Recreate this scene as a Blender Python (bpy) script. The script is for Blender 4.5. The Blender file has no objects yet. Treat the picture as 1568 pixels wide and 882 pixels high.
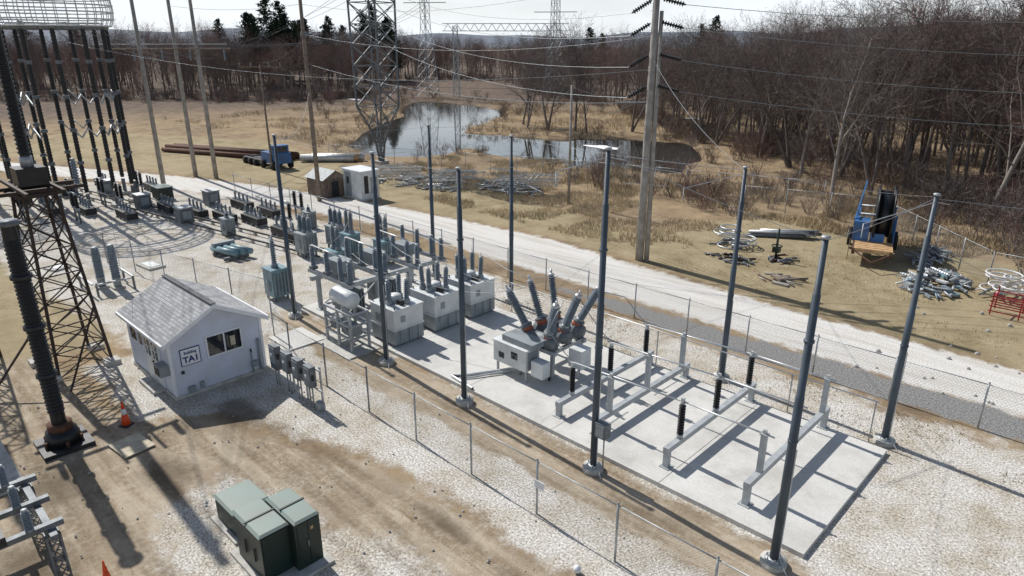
import bpy, math, random
import numpy as np
from mathutils import Vector, Matrix
R=math.radians
random.seed(4); RNG=np.random.default_rng(7)
scene=bpy.context.scene
COL=scene.collection

# ------------------------------------------------------------------ materials
def mk(name):
    m=bpy.data.materials.new(name); m.use_nodes=True
    nt=m.node_tree; b=nt.nodes['Principled BSDF']
    return m,nt,b
def mat(name,col,rough=.6,metal=0.,var=.18,scale=3.,bump=0.,spec=.4,dirt=None):
    m,nt,b=mk(name)
    tc=nt.nodes.new('ShaderNodeTexCoord'); n=nt.nodes.new('ShaderNodeTexNoise')
    n.inputs['Scale'].default_value=scale; n.inputs['Detail'].default_value=3
    nt.links.new(tc.outputs['Object'],n.inputs['Vector'])
    r=nt.nodes.new('ShaderNodeValToRGB')
    r.color_ramp.elements[0].position=.3; r.color_ramp.elements[1].position=.7
    lo=[c*(1-var) for c in col]; hi=[min(1,c*(1+var)) for c in col]
    if dirt: lo=[c*.5+d*.5 for c,d in zip(col,dirt)]
    r.color_ramp.elements[0].color=(*lo,1); r.color_ramp.elements[1].color=(*hi,1)
    nt.links.new(n.outputs['Fac'],r.inputs[0]); nt.links.new(r.outputs[0],b.inputs['Base Color'])
    b.inputs['Roughness'].default_value=rough; b.inputs['Metallic'].default_value=metal
    b.inputs['Specular IOR Level'].default_value=spec
    if bump:
        bp=nt.nodes.new('ShaderNodeBump'); bp.inputs['Strength'].default_value=bump; bp.inputs['Distance'].default_value=.02
        n2=nt.nodes.new('ShaderNodeTexNoise'); n2.inputs['Scale'].default_value=scale*8; n2.inputs['Detail'].default_value=3
        nt.links.new(tc.outputs['Object'],n2.inputs['Vector'])
        nt.links.new(n2.outputs['Fac'],bp.inputs['Height']); nt.links.new(bp.outputs[0],b.inputs['Normal'])
    return m
def flat(name,col):
    m,nt,b=mk(name)
    oi=nt.nodes.new('ShaderNodeObjectInfo'); r=nt.nodes.new('ShaderNodeValToRGB')
    r.color_ramp.elements[0].color=(*[c*.72 for c in col],1); r.color_ramp.elements[1].color=(*[c*1.3 for c in col],1)
    nt.links.new(oi.outputs['Random'],r.inputs[0]); nt.links.new(r.outputs[0],b.inputs['Base Color'])
    b.inputs['Roughness'].default_value=.95; b.inputs['Specular IOR Level'].default_value=.1
    return m
M={}
M['pole']=mat('blue_grey_steel',(.062,.082,.105),.5,.15,.25,1.2)
M['galv']=mat('galvanised_steel',(.38,.40,.41),.55,.4,.25,4)
M['galvd']=mat('weathered_steel',(.15,.165,.18),.6,.3,.3,4)
M['beam']=mat('grey_painted_beam',(.37,.395,.41),.5,.1,.15,3)
M['white']=mat('white_equipment_paint',(.62,.65,.66),.4,0,.08,2,dirt=(.45,.45,.42))
M['black']=mat('black_polymer',(.012,.013,.015),.4,0,.3,5)
M['brownins']=mat('brown_porcelain',(.035,.02,.016),.25,0,.3,5)
M['greyins']=mat('grey_porcelain',(.17,.205,.24),.3,0,.18,5)
M['blueeq']=mat('blue_grey_enamel',(.17,.27,.31),.4,0,.2,2)
M['eq']=mat('grey_enamel',(.25,.28,.295),.45,0,.18,2)
M['dark']=mat('dark_machine',(.03,.032,.035),.5,.2,.4,4)
M['conc']=mat('concrete_pier',(.44,.43,.40),.9,0,.2,3,.3)
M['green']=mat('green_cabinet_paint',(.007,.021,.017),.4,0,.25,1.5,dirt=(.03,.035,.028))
M['greentop']=mat('sunlit_green_lid',(.21,.265,.24),.3,0,.12,2,dirt=(.27,.27,.24))  # cabinet green made much lighter, sun gloss on the tops put into the colour
M['wood']=mat('weathered_pole_wood',(.20,.16,.13),.9,0,.3,3,.4)
M['woodl']=mat('grey_laminated_wood',(.29,.27,.245),.9,0,.25,2,.4)
M['ply']=mat('plywood_board',(.46,.41,.31),.8,0,.2,4)
M['rust']=mat('rusty_steel',(.10,.05,.033),.8,.2,.35,4)
M['rustlat']=mat('weathering_lattice_steel',(.05,.036,.03),.7,.3,.35,6)
M['orange']=mat('orange_plastic',(.75,.085,.02),.5,0,.12,3)
M['blue']=mat('blue_machine_paint',(.03,.13,.33),.4,0,.2,2,dirt=(.08,.08,.09))
M['yellow']=mat('tan_deck_paint',(.50,.33,.17),.6,0,.25,3,dirt=(.2,.12,.07))
M['red']=mat('red_paint',(.42,.03,.04),.5,0,.2,3)
M['alum']=mat('aluminium_tube',(.52,.54,.55),.4,.4,.15,3)
M['hose']=mat('white_hose',(.6,.6,.6),.5,0,.15,3)
M['wire']=mat('conductor_wire',(.26,.28,.30),.4,.6,.1,1)
M['wired']=mat('dark_conductor',(.05,.05,.055),.6,.3,.1,1)
M['rubber']=mat('tyre_rubber',(.02,.02,.02),.9)
M['coral']=mat('copper_orange_flange',(.38,.12,.07),.5,0,.25,4)
M['glass']=mat('window_glass',(.015,.02,.025),.05,0,.1,1,spec=.8)
M['trim']=mat('white_vinyl_trim',(.72,.74,.77),.4,0,.06,2)
M['siding']=mat('pale_blue_vinyl_siding',(.56,.60,.70),.5,0,.05,1.5,dirt=(.49,.50,.52))
M['navy']=mat('navy_lettering',(.015,.025,.16),.5)
M['bark']=flat('grey_brown_bark',(.155,.132,.122))
M['bark2']=flat('reddish_twig_bark',(.185,.122,.108))
M['bark3']=flat('pale_bark',(.25,.225,.205))
M['brush']=flat('brush_twigs',(.20,.15,.12))
M['reed']=flat('dry_reed',(.40,.315,.20))
M['reedg']=mat('dry_reed_grass',(.40,.315,.20),.9,0,.35,.35)
M['reed2']=mat('pale_dry_grass',(.50,.415,.28),.9,0,.35,.35)
M['needle']=flat('pine_needles',(.024,.042,.024))
M['snow']=mat('old_snow',(.82,.84,.87),.7,0,.05,1)
M['stone']=mat('scrap_stone',(.40,.39,.37),.9,0,.3,3)

# ------------------------------------------------------------------ mesh builder
class MB:
    def __init__(s): s.v=[];s.f=[];s.m=[];s.sm=[];s.mats=[]
    def mi(s,k):
        if k not in s.mats: s.mats.append(k)
        return s.mats.index(k)
    def add(s,vs,fs,k,smooth=False):
        o=len(s.v); s.v.extend(vs); i=s.mi(k)
        for f in fs: s.f.append([a+o for a in f]); s.m.append(i); s.sm.append(smooth)
    def box(s,c,d,k,rz=0.,tilt=None):
        hx,hy,hz=d[0]/2,d[1]/2,d[2]/2
        ca,sa=math.cos(rz),math.sin(rz); vs=[]
        for z in(-hz,hz):
            for x,y in((-hx,-hy),(hx,-hy),(hx,hy),(-hx,hy)):
                vs.append((c[0]+x*ca-y*sa,c[1]+x*sa+y*ca,c[2]+z))
        s.add(vs,[(3,2,1,0),(4,5,6,7),(0,1,5,4),(1,2,6,5),(2,3,7,6),(3,0,4,7)],k)
    def bb(s,x0,x1,y0,y1,z0,z1,k): s.box(((x0+x1)/2,(y0+y1)/2,(z0+z1)/2),(x1-x0,y1-y0,z1-z0),k)
    def lathe(s,p0,p1,prof,k,n=10,smooth=True,cap=True):
        p0=Vector(p0);p1=Vector(p1);a=(p1-p0);L=a.length
        if L<1e-6:return
        a/=L; u=a.orthogonal().normalized(); w=a.cross(u)
        cs=[(math.cos(2*math.pi*i/n),math.sin(2*math.pi*i/n)) for i in range(n)]
        vs=[]
        for t,r in prof:
            q=p0+a*(t*L)
            for c,si in cs: vs.append(tuple(q+u*(c*r)+w*(si*r)))
        fs=[]
        for j in range(len(prof)-1):
            for i in range(n):
                i2=(i+1)%n; fs.append((j*n+i,j*n+i2,(j+1)*n+i2,(j+1)*n+i))
        if cap: fs.append(tuple(range(n))[::-1]); fs.append(tuple((len(prof)-1)*n+i for i in range(n)))
        s.add(vs,fs,k,smooth)
    def cyl(s,p0,p1,r,k,r1=None,n=10): s.lathe(p0,p1,[(0,r),(1,r if r1 is None else r1)],k,n,n>5)
    def strut(s,p0,p1,w,k): s.lathe(p0,p1,[(0,w*.7),(1,w*.7)],k,4,False)
    def ins(s,p0,p1,r,k,ribs=12,core=.6,n=10,metal='galv'):
        prof=[(0,r*core)]
        for i in range(ribs):
            t=.06+.88*i/ribs; dt=.88/ribs
            prof+=[(t,r*core),(t+dt*.35,r),(t+dt*.6,r*.95),(t+dt*.75,r*core)]
        prof.append((1,r*core*.9))
        s.lathe(p0,p1,prof,k,n,False)
        a=Vector(p1)-Vector(p0)
        if metal:
            s.cyl(p0,Vector(p0)+a*.05,r*.95,metal,n=n); s.cyl(Vector(p0)+a*.96,Vector(p0)+a*1.03,r*.7,metal,n=n)
    def tube(s,pts,rad,k,n=6,smooth=True):
        L=len(pts);vs=[];fs=[]
        for i,p in enumerate(pts):
            d=(Vector(pts[min(i+1,L-1)])-Vector(pts[max(i-1,0)])).normalized()
            u=d.orthogonal().normalized() if i==0 else (u-d*u.dot(d)).normalized()
            w=d.cross(u); r=rad[i] if hasattr(rad,'__len__') else rad
            for j in range(n):
                a=2*math.pi*j/n; vs.append(tuple(Vector(p)+u*(math.cos(a)*r)+w*(math.sin(a)*r)))
        for i in range(L-1):
            for j in range(n):
                j2=(j+1)%n; fs.append((i*n+j,i*n+j2,(i+1)*n+j2,(i+1)*n+j))
        s.add(vs,fs,k,smooth)
    def ring(s,c,R0,r,k,axis='z',n=24,m=6,sy=1.):
        pts=[]
        for i in range(n+1):
            a=2*math.pi*i/n;x,y=math.cos(a)*R0,math.sin(a)*R0*sy
            pts.append({'z':(c[0]+x,c[1]+y,c[2]),'x':(c[0],c[1]+x,c[2]+y),'y':(c[0]+x,c[1],c[2]+y)}[axis])
        s.tube(pts,r,k,m)
    def build(s,name,parent=None):
        me=bpy.data.meshes.new(name); me.from_pydata(s.v,[],s.f)
        for k in s.mats: me.materials.append(M[k])
        me.polygons.foreach_set('material_index',s.m); me.polygons.foreach_set('use_smooth',s.sm)
        me.update()
        o=bpy.data.objects.new(name,me); COL.objects.link(o)
        if parent: o.parent=parent
        return o
def empty(name,loc=(0,0,0)):
    e=bpy.data.objects.new(name,None); e.location=loc; COL.objects.link(e); return e
def V(*a): return Vector(a)

# ------------------------------------------------------------------ ground
def axis(segs):
    out=[]
    for a,b,st in segs: out+=list(np.arange(a,b,st))
    out.append(segs[-1][1]); return np.array(out)
xs=axis([(-4000,-1000,500),(-1000,-300,70),(-300,-135,8),(-135,-62,1.),(-62,-30,.35),(-30,2,.16),(2,60,3),(60,300,30),(300,3000,450)])
ys=axis([(-3000,-300,450),(-300,-30,30),(-30,-2,2),(-2,12.5,.13),(12.5,46,.35),(46,115,.9),(115,300,8),(300,1000,70),(1000,4000,500)])
X,Y=np.meshgrid(xs,ys); nx,ny=len(xs),len(ys)
_g=RNG.random((256,256))
def vnoise(x,y,s):
    x=x/s;y=y/s;xi=np.floor(x).astype(int);yi=np.floor(y).astype(int);fx=x-xi;fy=y-yi
    fx=fx*fx*(3-2*fx);fy=fy*fy*(3-2*fy)
    g=lambda a,b:_g[a%256,b%256]
    return (g(xi,yi)*(1-fx)+g(xi+1,yi)*fx)*(1-fy)+(g(xi,yi+1)*(1-fx)+g(xi+1,yi+1)*fx)*fy
def pmask(X,Y,poly,soft):
    ins=np.zeros(X.shape,bool); dmin=np.full(X.shape,1e9)
    n=len(poly)
    for i in range(n):
        x0,y0=poly[i];x1,y1=poly[(i+1)%n]
        with np.errstate(divide='ignore',invalid='ignore'):
            c=((y0>Y)!=(y1>Y))&(X<(x1-x0)*(Y-y0)/(y1-y0+1e-12)+x0)
        ins^=c
        dx,dy=x1-x0,y1-y0;L=dx*dx+dy*dy+1e-12
        t=np.clip(((X-x0)*dx+(Y-y0)*dy)/L,0,1)
        dmin=np.minimum(dmin,np.hypot(X-x0-t*dx,Y-y0-t*dy))
    sd=np.where(ins,dmin,-dmin)
    return np.clip(.5+sd/(2*soft),0,1)
POND=[(-86,58),(-78,51),(-71,49),(-66.5,52.5),(-65,59),(-61.5,60.5),(-54,60),(-47.5,61.5),(-39.5,66),(-40,72),(-48,82),(-56,80),(-62,75.5),(-70,73),(-79,69.5),(-85.5,77),(-90,89),(-100,99),(-112,103),(-128,102),(-118,90),(-105,81),(-97,70)]
wob=(vnoise(X,Y,5)-.5)*3+(vnoise(X,Y,2)-.5)*1.2
pond=pmask(X+wob,Y-wob,POND,2.0)
road=pmask(X,Y,[(60,28.6),(-41,28.8),(-58,25.6),(-72,21.5),(-100,9),(-101,13),(-73,25.5),(-62,29.5),(-49,32.3),(-38,33.9),(-30,34.6),(-21,33.8),(-12,33.1),(60,33.0)],1.2)
yard=np.maximum.reduce([pmask(X,Y,[(-31,8),(-36,8.2),(-44,7.2),(-60,6.5),(-75,7),(-75,19),(-60,25.8),(-30,26.2),(-4,26),(60,26),(60,11.5),(-3,12.0),(-5,15),(-20,15.4),(-31,15)],1.2),
   pmask(X,Y,[(-31,6),(-31,15),(-27,14),(-3,13.8),(-3,11.2),(-17,10.8),(-19.5,9.6),(-22.5,8.8),(-25,6.2)],.9),
   pmask(X,Y,[(-19.5,4.5),(-14,3.5),(-10,6),(-6,9.5),(-11,9.2),(-15,8.2),(-19,7.4)],1.2)*.8])
dirt=np.maximum.reduce([pmask(X,Y,[(-35,-5),(-34,5),(-26,5.5),(-23,8),(-19,9.2),(-16,10.6),(-2,11.5),(20,12),(20,-10)],1.6),
   pmask(X,Y,[(-31,14.2),(-31,15.7),(-4,15.8),(-4.3,13.7),(-20,13.4)],.5)])
strip=pmask(X,Y,[(-30,14.1),(-30,15.8),(-4.2,15.85),(-4.3,14.0),(-20,13.7)],.6)
yard=np.clip(yard-strip*.5,0,1)
lawn=np.maximum(pmask(X,Y,[(60,33.2),(-12,33.3),(-21,34.5),(-30,35.2),(-49,33),(-62,30),(-75,26),(-110,13),(-120,30),(-90,45),(-60,40),(-46,44),(-26,40),(-22,52),(-6,50),(60,44)],2.5),
   pmask(X,Y,[(-33,8),(-75,8),(-75,-30),(-36,-20),(-33,3)],1.5))
darkm=pmask(X,Y,[(60,26.5),(-16,26.7),(-24,27.3),(-18,28.2),(-5,28.7),(60,28.5)],.8)
forest=np.clip((np.hypot(X,Y)-130)/30,0,1)
darkspots=np.zeros_like(X)  # soft dark brown ellipses, mixed into the ground colour
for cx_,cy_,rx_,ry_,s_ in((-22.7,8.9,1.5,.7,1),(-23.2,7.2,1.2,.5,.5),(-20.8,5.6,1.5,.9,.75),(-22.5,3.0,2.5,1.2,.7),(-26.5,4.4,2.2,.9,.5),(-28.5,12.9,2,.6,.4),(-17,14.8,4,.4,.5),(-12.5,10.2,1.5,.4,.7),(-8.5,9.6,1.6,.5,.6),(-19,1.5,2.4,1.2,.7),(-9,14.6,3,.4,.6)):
    q=((X-cx_)/rx_)**2+((Y-cy_)/ry_)**2; darkspots=np.maximum(darkspots,s_*np.exp(-q*.9))
Z=np.zeros_like(X)
near=np.clip((Y-34)/10,0,1)
Z+=near*(vnoise(X,Y,7)-.6)*.35*np.clip(1-forest,0,1)
Z-=(vnoise(X,Y,1.7))*.05*dirt*(1-yard)
rut=lambda yc,w,sl=0.02,ph=0:np.exp(-((Y-(yc+sl*(X+12)+.25*np.sin(X*.35+ph)))/w)**2)
ruts=(rut(9.9,.18)+rut(8.2,.18)+rut(7.4,.16,.03,.5)+rut(5.7,.18,.03,.5)+rut(8.9,.14,-.04,1)+rut(4.2,.16,.1,2)+rut(2.6,.16,.1,2))*np.clip((X+23)/3,0,1)*(X<10)*(.25+.9*vnoise(X,Y,.9))
tread=.6+.6*(np.sin(X*17+Y*9)>0)
Z-=ruts*.05*tread*np.where(yard>.6,.4,1)
Z-=np.clip((pond-.05)/.6,0,1)*1.0
verts=np.stack([X.ravel(),Y.ravel(),Z.ravel()],1)
idx=np.arange(nx*ny).reshape(ny,nx)
faces=np.stack([idx[:-1,:-1].ravel(),idx[:-1,1:].ravel(),idx[1:,1:].ravel(),idx[1:,:-1].ravel()],1)
me=bpy.data.meshes.new('ground'); me.from_pydata(verts.tolist(),[],faces.tolist())
for n_,a in dict(road=road,yard=yard,dirt=dirt,lawn=lawn,darkstrip=darkm,bank=pond,forest=forest,ruts=np.clip(ruts*tread,0,1),darkspots=darkspots).items():
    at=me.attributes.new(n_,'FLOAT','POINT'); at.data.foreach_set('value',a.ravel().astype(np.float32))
me.polygons.foreach_set('use_smooth',[True]*len(faces))
gm,nt,b=mk('ground_cover'); L=nt.links.new
tc=nt.nodes.new('ShaderNodeTexCoord')
def noise(scale,detail=5,rough=.55,mapping=None,dist=0.):
    n=nt.nodes.new('ShaderNodeTexNoise');n.inputs['Scale'].default_value=scale;n.inputs['Detail'].default_value=detail
    n.inputs['Roughness'].default_value=rough;n.inputs['Distortion'].default_value=dist
    if mapping:
        mp=nt.nodes.new('ShaderNodeMapping');mp.inputs['Scale'].default_value=mapping;L(tc.outputs['Object'],mp.inputs[0]);L(mp.outputs[0],n.inputs['Vector'])
    else: L(tc.outputs['Object'],n.inputs['Vector'])
    return n.outputs['Fac']
def ramp(src,stops):
    r=nt.nodes.new('ShaderNodeValToRGB')
    while len(r.color_ramp.elements)<len(stops): r.color_ramp.elements.new(.5)
    for e,(p,c) in zip(r.color_ramp.elements,stops): e.position=p;e.color=(*c,1)
    L(src,r.inputs[0]);return r.outputs[0]
def mix(f,a,b_,mode='MIX'):
    m=nt.nodes.new('ShaderNodeMix');m.data_type='RGBA';m.blend_type=mode
    if isinstance(f,float): m.inputs[0].default_value=f
    else: L(f,m.inputs[0])
    for s_,q in((6,a),(7,b_)):
        if isinstance(q,tuple): m.inputs[s_].default_value=(*q,1)
        else: L(q,m.inputs[s_])
    return m.outputs[2]
def math_(op,a,b_):
    m=nt.nodes.new('ShaderNodeMath');m.operation=op
    for i,q in enumerate((a,b_)):
        if isinstance(q,(int,float)): m.inputs[i].default_value=q
        else: L(q,m.inputs[i])
    return m.outputs[0]
def attr(n_):
    a=nt.nodes.new('ShaderNodeAttribute');a.attribute_name=n_;return a.outputs['Fac']
def mask(n_,nz,k=.7,w=.12):
    s_=math_('ADD',attr(n_),math_('MULTIPLY',math_('SUBTRACT',nz,.5),k))
    m=nt.nodes.new('ShaderNodeMapRange');m.interpolation_type='SMOOTHSTEP'
    m.inputs[1].default_value=.5-w;m.inputs[2].default_value=.5+w;L(s_,m.inputs[0]);return m.outputs[0]
g3=lambda a:(a,a,a)
nmid=noise(.55,6,.68);nfine=noise(5,5,.8);ngr=noise(14,3,.85);nstreak=noise(1.,5,.65,(.14,1.5,1));nedge=noise(1.3,6,.72);nbig=noise(.13,4,.6)
marsh=ramp(nmid,[(.3,(.125,.092,.06)),(.5,(.26,.195,.125)),(.68,(.40,.31,.20))])
marsh=mix(ramp(nfine,[(.4,g3(0.)),(.65,g3(.55))]),marsh,(.12,.09,.066))
marsh=mix(ramp(nbig,[(.4,g3(0.)),(.62,g3(.55))]),marsh,(.37,.275,.165))
ff=ramp(nmid,[(.35,(.085,.066,.056)),(.65,(.19,.145,.112))])
c=mix(attr('forest'),marsh,ff)
lawnc=ramp(nmid,[(.3,(.18,.145,.085)),(.5,(.305,.25,.155)),(.7,(.42,.355,.235))])
lawnc=mix(ramp(nfine,[(.4,g3(0.)),(.65,g3(.5))]),lawnc,(.17,.14,.08))
lawnc=mix(ramp(nbig,[(.42,g3(0.)),(.6,g3(.5))]),lawnc,(.39,.32,.205))
c=mix(mask('lawn',nedge),c,lawnc)
dirtc=ramp(nstreak,[(.28,(.155,.115,.078)),(.44,(.285,.225,.155)),(.56,(.43,.36,.27)),(.70,(.33,.27,.19)),(.85,(.24,.205,.125))])
dirtc=mix(ramp(nfine,[(.45,g3(0.)),(.66,g3(.75))]),dirtc,(.48,.43,.35))
dirtc=mix(ramp(nmid,[(.44,g3(0.)),(.60,g3(.45))]),dirtc,(.205,.155,.105))
c=mix(mask('dirt',nedge),c,dirtc)
grav=ramp(ngr,[(.34,(.20,.185,.16)),(.46,(.46,.44,.41)),(.54,(.66,.64,.605)),(.66,(.88,.865,.84))])
gravb=ramp(nmid,[(.38,(.68,.62,.52)),(.52,(.90,.88,.84)),(.64,(1,1,1))])
grav=mix(.9,grav,gravb,'MULTIPLY')
gm_=mask('yard',noise(.5,6,.76),1.7,.18)
c=mix(gm_,c,grav)
roadc=ramp(ngr,[(.32,(.36,.34,.31)),(.48,(.62,.605,.575)),(.65,(.80,.785,.755))])
roadc=mix(ramp(nstreak,[(.34,g3(.6)),(.55,g3(0.))]),roadc,(.44,.405,.35))
c=mix(mask('road',nedge,.8),c,roadc)
dk=ramp(ngr,[(.38,(.10,.10,.10)),(.62,(.37,.365,.355))])
c=mix(mask('darkstrip',nmid,1.3),c,dk)
c=mix(math_('MULTIPLY',attr('ruts'),.65),c,(.145,.108,.072))
c=mix(math_('MULTIPLY',mask('darkspots',nedge,.9,.3),.75),c,(.11,.084,.058))
c=mix(mask('bank',nedge,.3,.3),c,(.07,.055,.04))
L(c,b.inputs['Base Color']);b.inputs['Roughness'].default_value=.95;b.inputs['Specular IOR Level'].default_value=.1
bp=nt.nodes.new('ShaderNodeBump');bp.inputs['Strength'].default_value=.8;bp.inputs['Distance'].default_value=.04
L(ngr,bp.inputs['Height']);L(bp.outputs[0],b.inputs['Normal'])
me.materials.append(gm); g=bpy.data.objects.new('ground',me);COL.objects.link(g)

# pond water
wm,nt2,wb=mk('pond_water');wb.inputs['Base Color'].default_value=(.03,.032,.03,1);wb.inputs['Roughness'].default_value=.04
wb.inputs['Specular IOR Level'].default_value=1.; wb.inputs['IOR'].default_value=2.1
n=nt2.nodes.new('ShaderNodeTexNoise');n.inputs['Scale'].default_value=.8;n.inputs['Detail'].default_value=2
tc2=nt2.nodes.new('ShaderNodeTexCoord');nt2.links.new(tc2.outputs['Object'],n.inputs['Vector'])
bp=nt2.nodes.new('ShaderNodeBump');bp.inputs['Strength'].default_value=.1;bp.inputs['Distance'].default_value=.05
nt2.links.new(n.outputs['Fac'],bp.inputs['Height']);nt2.links.new(bp.outputs[0],wb.inputs['Normal'])
me=bpy.data.meshes.new('pond');me.from_pydata([(-145,38,-.33),(-28,38,-.33),(-28,118,-.33),(-145,118,-.33)],[],[(0,1,2,3)])
me.materials.append(wm);COL.objects.link(bpy.data.objects.new('pond',me))

# slab
cm,nt3,cb=mk('slab_concrete')
nt=nt3;L=nt.links.new;tc=nt.nodes.new('ShaderNodeTexCoord')
cc=ramp(noise(.5,6,.7),[(.3,(.42,.41,.385)),(.5,(.55,.545,.52)),(.72,(.63,.625,.605))])
cc=mix(ramp(noise(1.6,6,.75),[(.52,g3(0.)),(.72,g3(.55))]),cc,(.42,.385,.33))
cc=mix(ramp(noise(14,4,.8),[(.4,g3(.35)),(.5,g3(0.))]),cc,(.34,.33,.31))
L(cc,cb.inputs['Base Color']);cb.inputs['Roughness'].default_value=.85
M['slab']=cm
mb=MB()
edges=[-30.4,-27.0,-22.6,-17.95,-13.5,-9.1,-4.6]
for a_,b_ in zip(edges[:-1],edges[1:]):
    mb.bb(a_+.012,b_-.012,15.9,22.75,-.2,.14,'slab')
mb.bb(-30.39,-4.61,15.91,22.74,-.2,.12,'slab')
mb.build('concrete_slab')
mb=MB();mb.bb(-28.2,-26.2,12.9,14.6,-.1,.06,'slab');mb.build('concrete_pad')
mb=MB();mb.bb(-27,-23.2,-1,2.3,-.1,.12,'conc');mb.build('concrete_pad')
SZ=.14

# ------------------------------------------------------------------ steel masts
def mast(x,y,h,arm=0):
    mb=MB()
    mb.cyl((x,y,-.1),(x,y,.16),.34,'conc',n=20)
    mb.cyl((x,y,.16),(x,y,.2),.24,'galv',n=12)
    mb.lathe((x,y,.2),(x,y,h),[(0,.112),(.55,.107),(.551,.095),(.85,.092),(.851,.072),(1,.067)],'pole',12)
    for i in range(6):
        a=i*math.pi/3; mb.cyl((x+.19*math.cos(a),y+.19*math.sin(a),.2),(x+.19*math.cos(a),y+.19*math.sin(a),.28),.02,'galv',n=6)
    mb.cyl((x,y,h),(x,y,h+.06),.1,'galv')
    for z in (h*.42,h*.72): mb.cyl((x,y,z),(x,y,z+.06),.125,'pole')
    mb.tube([(x+.13,y,h*.4),(x+.13,y,.3),(x+.28,y-.1,.16),(x+.5,y-.25,.02)],.015,'alum',5)
    if arm:
        mb.tube([(x+.3,y+.4,h-.3),(x,y,h-.2),(x-.3*arm,y-arm,h-.45),(x-.3*arm,y-arm,h-.85)],.015,'galv',5)
    mb.build('steel_mast')
F=[(-5.1,15.15,8.9,0),(-11.1,15.2,10.2,1.6),(-17.3,15.25,8.9,0),(-22.2,15.2,8.9,0),(-29.7,15.1,8.9,0)]
B=[(-4.9,23.4,8.6,3.2),(-11.2,23.8,8.6,2.8),(-23.4,24.1,8.6,0),(-29.7,24.1,8.6,0)]
for q in F+B: mast(*q)

# ------------------------------------------------------------------ chain link fences
def fence(pts,h=1.8,sp=2.95,cell=.085,w=.0045,name='chain_link_fence',sub=6):
    mb=MB()
    for (x0,y0),(x1,y1) in zip(pts[:-1],pts[1:]):
        Ln=math.hypot(x1-x0,y1-y0);dx,dy=(x1-x0)/Ln,(y1-y0)/Ln;n=max(1,round(Ln/sp))
        for i in range(n+1):
            px,py=x0+dx*Ln*i/n,y0+dy*Ln*i/n
            mb.cyl((px,py,-.1),(px,py,h+.05),.032,'galv',n=8); mb.cyl((px,py,h+.05),(px,py,h+.09),.04,'galv',.01,n=8)
            if i<n: mb.cyl((px,py,h-.02),(px+dx*Ln/n,py+dy*Ln/n,h-.02),.02,'galv',n=6)
        H_=h-.1; k=int((Ln+H_)/cell); vs=[];fs=[]
        ox,oy=-dy*.035,dx*.035
        for sgn in(1,-1):
            for i in range(k):
                s0=-H_+i*cell
                a0,z0,a1,z1=s0,0,s0+H_,H_
                if a0<0: z0=-a0;a0=0
                if a1>Ln: z1=H_-(a1-Ln);a1=Ln
                if z1<=z0: continue
                if sgn<0: z0,z1=H_-z0,H_-z1
                for j in range(sub):
                    t0,t1=j/sub,(j+1)/sub
                    o=len(vs)
                    A0,A1,Z0,Z1=a0+(a1-a0)*t0,a0+(a1-a0)*t1,z0+(z1-z0)*t0,z0+(z1-z0)*t1
                    for a_,z_ in((A0,Z0),(A0+w*1.4,Z0),(A1+w*1.4,Z1),(A1,Z1)): vs.append((x0+dx*a_+ox*(1+sgn*.06),y0+dy*a_+oy*(1+sgn*.06),z_+.06))
                    fs.append((o,o+1,o+2,o+3))
        mb.add(vs,fs,'galv')
    mb.build(name)
fence([(-28.2,13.2),(-25.1,12.35),(-22.2,12.3),(-19.3,12.3),(3,12.35)])
fence([(-60,26.2),(-38,26.8),(6,26.7)],1.75,cell=.13,w=.006)
fence([(-24.5,52.5),(-15.3,55.3),(-6.0,44.8),(14,44)],1.9,cell=.2,w=.009,sub=4)
fence([(-70,42),(-46,52),(-20.7,59.3)],1.8,cell=.25,w=.009,sub=4)
fence([(-31,14.5),(-34,13.9),(-46,11.5),(-60,6)],1.8,cell=.14,w=.007,sub=4)

# ------------------------------------------------------------------ shed Building TA1
shed=empty('control_building',(-27.55,9.5,0))
sx0,sx1,sy0,sy1,ez,rz=-29.75,-25.35,7.7,11.3,2.5,3.45
off=Vector((27.55,-9.5,0))
def child(mb,name): 
    o=mb.build(name,shed); o.location=off; return o
mb=MB();mb.bb(sx0-.08,sx1+.08,sy0-.08,sy1+.08,-.1,.14,'conc');child(mb,'foundation')
mb=MB()
bh=.115
def lap(p,q,nrm,z0,z1,clip=None):
    z=z0
    while z<z1-1e-4:
        zt=min(z+bh,z1)
        a0,a1=(0,1) if not clip else clip(z); b0,b1=(0,1) if not clip else clip(zt)
        P=lambda t,zz,o:(p[0]+(q[0]-p[0])*t+nrm[0]*o,p[1]+(q[1]-p[1])*t+nrm[1]*o,zz)
        mb.add([P(a0,z,.0),P(a1,z,.0),P(a1,z,.02),P(a0,z,.02),P(b0,zt,.0),P(b1,zt,.0)],[(0,1,2,3),(3,2,5,4)],'siding')
        z=zt
lap((sx1,sy0),(sx1,sy1),(1,0),.14,ez); lap((sx0,sy1),(sx0,sy0),(-1,0),.14,ez)
lap((sx0,sy0),(sx1,sy0),(0,-1),.14,ez); lap((sx1,sy1),(sx0,sy1),(0,1),.14,ez)
gc=lambda z:((z-ez)/(rz-ez)*.5,1-(z-ez)/(rz-ez)*.5)
lap((sx1,sy0),(sx1,sy1),(1,0),ez,rz-.02,gc); lap((sx0,sy1),(sx0,sy0),(-1,0),ez,rz-.02,gc)
for x in(sx0,sx1):
    for y in(sy0,sy1): mb.bb(x-.05,x+.05,y-.05,y+.05,.12,ez-.01,'trim')
child(mb,'walls')
rm,nt,rb=mk('asphalt_shingles');L=nt.links.new;tc=nt.nodes.new('ShaderNodeTexCoord')
bk=nt.nodes.new('ShaderNodeTexBrick');bk.inputs['Scale'].default_value=1;bk.inputs['Brick Width'].default_value=.3;bk.inputs['Row Height'].default_value=.14
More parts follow.
